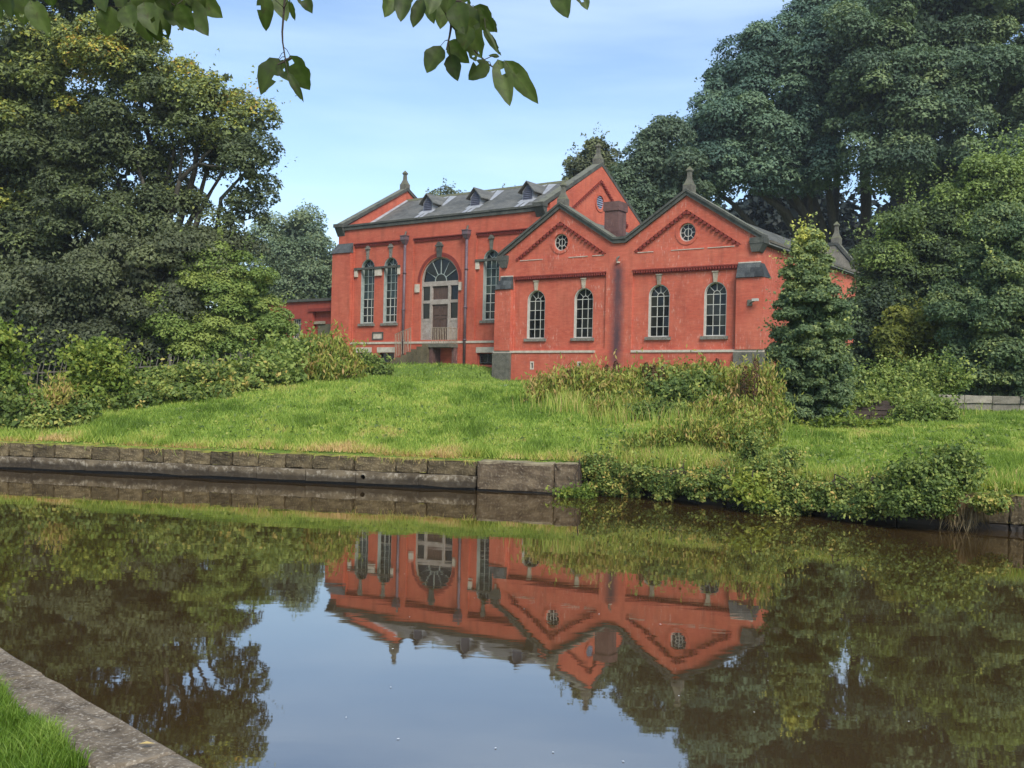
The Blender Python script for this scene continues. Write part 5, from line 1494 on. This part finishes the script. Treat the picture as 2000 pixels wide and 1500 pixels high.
V, F, T = blades(rng, x, y, z - .01, h * rng.uniform(.6, 1.3, len(x)), w, np.clip(tone, 0, 1), .9)
NTRI[0] += len(F)
tag(link('lawn_grass', np_mesh('lawn_grass', V, F, M['grass'], T)), 'bright green rough grass sloping up from the canal', None, None, 'stuff')
m = 9000
xw, yw = lawn_points(m, 16.5, 58)
kw_ = (yw - yfar(xw) > .8) & (fbm(xw * .5, yw * .5, 91) > .46)
tw = (xw - BX) * sT + (yw - BY) * cT
kw_ &= tw < -2.5
xw, yw = xw[kw_], yw[kw_]
nw = np.random.default_rng(92).normal(size=(len(xw), 3)) * .35 + np.array([0, -.3, 1.])
V2, F2, T2 = leaf_cards(rng, np.stack([xw, yw, gz(xw, yw) + .07], 1), nw / np.linalg.norm(nw, axis=1, keepdims=True), .11, rng.uniform(0, .8, len(xw)))
tag(link('lawn_weeds', np_mesh('lawn_weeds', V2, F2, M['bramble'], T2)), 'broad-leaved weeds scattered through the lawn', None, None, 'stuff')
# straw tufts and moss fringe along the top of the canal wall
n = 26000
uu = rng.uniform(-2, 13.6, n)
vv = .30 + np.abs(rng.normal(size=n)) * .22
cl = fbm(uu * .9, uu * 0, 44)
keep = rng.random(n) < np.clip((cl - .3) * 3, .08, 1)
uu, vv, cl = uu[keep], vv[keep], cl[keep]
x = wa.x + we.x * uu - we.y * vv; y = wa.y + we.y * uu + we.x * vv
V, F, T = blades(rng, x, y, .60 + 0 * x, .05 + .26 * np.clip(cl - .32, 0, 1) * rng.uniform(.3, 1.3, len(x)), .02, np.clip(.55 + cl * .6 + rng.normal(size=len(x)) * .12, 0, 1), .8)
tag(link('wall_top_grass', np_mesh('wall_top_grass', V, F, M['grass'], T)), 'straw-coloured grass fringe along the canal wall', None, None, 'stuff')
n = 2600
uu = rng.uniform(-2, 11.5, n)
cl = fbm(uu * 2.1, uu * 0, 46)
kp = rng.random(n) < np.clip((cl - .55) * 4, .015, 1)
uu, cl = uu[kp], cl[kp]
vv = rng.uniform(-.06, .05, len(uu))
x = wa.x + we.x * uu - we.y * vv; y = wa.y + we.y * uu + we.x * vv
V, F, T = blades(rng, x, y, .63 + 0 * x, -rng.uniform(.02, .26, len(x)) * rng.uniform(.3, 1, len(x)), .008, np.clip(.25 + cl * .8 + rng.normal(size=len(x)) * .3, 0, 1), .9, 2)
tag(link('wall_fringe', np_mesh('wall_fringe', V, F, M['grass'], T)), 'grass and roots hanging over the face of the canal wall', None, None, 'stuff')
# tall dry grass among the weeds
x, y = [], []
for cx, cd, sx, sy, m in ((1120, 27, 70, 1.5, 1500), (1230, 26.5, 80, 2, 1800), (1380, 25.8, 100, 2, 2600), (1470, 24, 50, 2, 1200), (1330, 21.6, 120, .8, 1800), (1730, 31, 110, 2, 1800), (1840, 17.4, 90, .6, 1300), (1230, 21, 60, .6, 2000), (1330, 20.4, 80, .5, 2400), (1480, 19.4, 70, .5, 1500), (1620, 18.2, 80, .4, 1300), (1950, 17.2, 60, .8, 500), (1650, 20, 160, 3, 200)):
    dd = cd + rng.uniform(-sy, sy, m)
    xx = (cx - 1000 + rng.normal(size=m) * sx * .6) / FPX * dd
    x.append(xx); y.append(dd)
x = np.concatenate(x); y = np.concatenate(y)
ok = y > yfar(x) + .1
x, y = x[ok], y[ok]
hh = rng.uniform(.2, .62, len(x)) * np.clip(y / 30, .6, 1.2) * np.where(y < 22, .75, 1.1)
V, F, T = blades(rng, x, y, gz(x, y) - .02, hh, .00045 * y + .004, np.clip(rng.uniform(.25, 1., len(x)), 0, 1), .5, 2)
tag(link('tall_grass', np_mesh('tall_grass', V, F, M['grass'], T)), 'tall seeding grass and stalks among the weeds on the bank', None, None, 'stuff')
# pale hanging grass at the right-hand water edge
n = 420
bx_ = px(1880, 985, 16.4)
x = bx_.x + rng.normal(size=n) * .17; y = bx_.y + rng.normal(size=n) * .08
V, F, T = blades(rng, x, y, .48 + rng.uniform(-.1, .1, n), -rng.uniform(.25, .5, n), .014, rng.uniform(.0, 1, n), .5, 2)
tag(link('hanging_grass', np_mesh('hanging_grass', V, F, M['straw'], T)), 'tuft of dead straw hanging to the water on the right', None, None, 'stuff')
# near bank
n = 34000
uu = rng.uniform(-.6, 2.2, n); vv = .30 + rng.uniform(0, 1, n) ** 1.5 * 1.3
ed = vnoise(uu * 3, uu * 0, 5) * .10
ok = vv > .30 + ed * .6
uu, vv = uu[ok], vv[ok]
x = na.x + ne.x * uu + ne.y * vv; y = na.y + ne.y * uu - ne.x * vv
cl = fbm(x * 5, y * 5, 61)
V, F, T = blades(rng, x, y, .485 + 0 * x, (.03 + .09 * cl) * rng.uniform(.5, 1.3, len(x)), .0045, np.clip(cl * .9 + rng.normal(size=len(x)) * .15, 0, 1), .9, 2)
tag(link('towpath_grass', np_mesh('towpath_grass', V, F, M['grassnear'], T)), 'short bright grass beside the near stone edging', None, None, 'stuff')

# ------------------------------------------------------------------ leaves hanging over the camera's view
def leaf_mesh(rd, width, curl, holes=0):
    """ovate toothed leaf, base at origin, tip at +X 1.0, folded along the midrib and curled"""
    nseg = 9
    V, F = [], []
    for i in range(nseg + 1):
        k = i / nseg
        hw = width * .5 * (math.sin(math.pi * k ** .8) ** .75) * (1 - .12 * k) if 0 < k < 1 else 0
        tooth = 1 + (rd.uniform(-.07, .07) if 0 < i < nseg else 0)
        zc = -curl * k * k
        for sgn in (-1, -.5, 0, .5, 1):
            V.append((k, sgn * hw * (tooth if abs(sgn) == 1 else 1), zc + abs(sgn) * hw * .35 - (abs(sgn) == 1) * hw * rd.uniform(-.1, .28)))
    for i in range(nseg):
        for j in range(4):
            if holes and rd.random() < .02: continue
            a = i * 5 + j
            F.append((a, a + 5, a + 6, a + 1))
    return V, F
rl_ = random.Random(77)
def hanging(name, label, d, twigs, leaves):
    t0 = px(*twigs[0][0], d)
    root = tag(empty(name, t0), label, 'branch', 'leafy twigs hanging in from above')
    mb = MB()
    knots = []
    for path in twigs:
        pts = [px(x, y, d) - t0 + Vector((0, rl_.uniform(-.01, .01), 0)) for x, y in path]
        mb.tube(pts, [.0034 - .0018 * i / max(len(pts) - 1, 1) for i in range(len(pts))], 5)
        for i in range(len(pts) - 1): knots += [pts[i].lerp(pts[i + 1], k / 4) for k in range(5)]
    for bx, by, tx, ty, w in leaves:
        dd = d + rl_.uniform(-.10, .10)
        a, b = px(bx, by, dd), px(tx, ty, dd + rl_.uniform(-.03, .03))
        ax = b - a
        L = ax.length
        ax.normalize()
        wid = w * dd / FPX / L
        V, F = leaf_mesh(rl_, wid * (1.3 if d < 2.37 and bx < 440 else 1.12), rl_.uniform(-.05, .26), 1)
        me = bpy.data.meshes.new('leaf')
        tone = rl_.uniform(0, 1)
        me.from_pydata([(x * L, y * L, z * L) for x, y, z in V], [], F)
        at = me.attributes.new('tone', 'FLOAT', 'POINT')
        at.data.foreach_set('value', [min(max(tone * .75 + (.28 if i_ % 5 == 2 else .0) + rl_.uniform(-.10, .10), 0), 1) for i_, _ in enumerate(V)])
        me.shade_smooth()
        me.materials.append(M['overhang'])
        o = link('leaf', me, root, a - t0)
        view = Vector((0, -1, -.25 + rl_.uniform(-.3, .3))) + Vector((rl_.uniform(-.5, .5), 0, 0))
        zz = (view - ax * view.dot(ax)).normalized()
        yy = zz.cross(ax)
        o.rotation_euler = Matrix((ax, yy, zz)).transposed().to_euler()
        kn = min(knots, key=lambda q: (q - (a - t0)).length)
        mb.tube([kn, kn.lerp(a - t0, .5) + Vector((0, 0, .004)), a - t0, a - t0 + ax * L * .12], [.0011, .0009, .0008, .0005], 4)
    mb.build('twig', M['twig'], root)
hanging('overhanging_branch', 'dense overhanging leaves along the top left of the sky', 2.35,
        [[(230, -60), (300, -20), (400, 0)], [(230, -60), (120, -30), (20, -25)], [(300, -20), (290, 30)], [(300, -20), (340, 10)]],
        [(12, -35, 26, 36, 40), (48, -15, 44, 48, 36), (58, 0, 93, 68, 34), (-20, -30, -8, 30, 36), (196, -35, 204, 22, 34), (216, 12, 208, 72, 36), (238, -22, 241, 26, 26), (258, -5, 285, 80, 38), (242, 12, 262, 56, 34), (292, 24, 313, 83, 30), (300, -5, 326, 72, 38),
         (330, 2, 357, 60, 34), (346, 8, 379, 60, 32), (364, 2, 405, 68, 36), (386, -8, 428, 30, 34), (268, -30, 294, 26, 38), (340, -30, 372, 28, 40), (312, -32, 332, 22, 38), (370, -25, 398, 20, 34), (150, -40, 160, 10, 34), (90, -40, 100, 12, 34), (280, 5, 300, 58, 34)])
hanging('overhanging_branch', 'single twig hanging down with leaves at its tip', 2.4,
        [[(560, -40), (556, 0), (551, 62), (552, 82), (558, 120)], [(558, 120), (543, 128)], [(558, 120), (568, 112)]],
        [(515, -14, 522, 60, 32), (541, -12, 560, 43, 32), (566, 0, 577, 41, 12), (584, -20, 608, 22, 26), (545, 114, 503, 178, 44), (545, 118, 562, 157, 26), (566, 108, 606, 176, 46), (562, 142, 593, 196, 16)])
hanging('overhanging_branch', 'leafy branch hanging slantwise at the top centre of the sky', 2.3,
        [[(840, -50), (858, 0), (882, 50), (905, 75), (935, 105), (955, 125), (972, 138)], [(882, 50), (878, 70), (872, 98)], [(858, 0), (900, 5), (945, 30)], [(858, 0), (800, -20)]],
        [(768, -22, 754, 31, 36), (792, -20, 783, 44, 34), (826, -2, 807, 55, 30), (836, -15, 843, 43, 30), (868, 2, 860, 55, 32), (852, -25, 838, 28, 34), (895, 8, 930, 78, 52), (902, 32, 938, 112, 52), (925, 12, 962, 62, 42), (890, 5, 905, 62, 44), (955, 36, 970, 63, 19), (944, 54, 979, 109, 15), (934, 14, 955, 44, 14), (948, 54, 976, 96, 6),
         (861, 89, 834, 144, 40), (879, 106, 893, 156, 30), (877, 80, 914, 123, 34), (922, 92, 930, 120, 20), (954, 120, 915, 156, 34), (972, 116, 996, 207, 38), (994, 128, 1032, 192, 26), (985, 118, 1054, 200, 36), (975, 110, 955, 108, 8), (900, -20, 912, 26, 30), (880, -15, 872, 30, 34), (915, 50, 905, 96, 36)])
hanging('overhanging_branch', 'pair of leaf tips hanging in right of the branch', 2.4,
        [[(1110, -60), (1120, -30), (1140, -25)]], [(1086, -32, 1109, 35, 40), (1127, -30, 1147, 21, 28)])
# ------------------------------------------------------------------ the slightly hazy air
hb = MB().box(-320, 320, -330, 760, -2.6, 60)
hm = newmat('haze')
ho = hm.node_tree.nodes.new('ShaderNodeOutputMaterial')
hv = hm.node_tree.nodes.new('ShaderNodeVolumePrincipled')
hv.inputs['Color'].default_value = (.86, .92, 1.0, 1)
hv.inputs['Density'].default_value = .0004
hv.inputs['Anisotropy'].default_value = .2
hm.node_tree.links.new(hv.outputs[0], ho.inputs['Volume'])
hz = link('haze', hb.mesh('haze', hm))
tag(hz, 'thin summer haze over the canal and the trees', None, None, 'stuff')
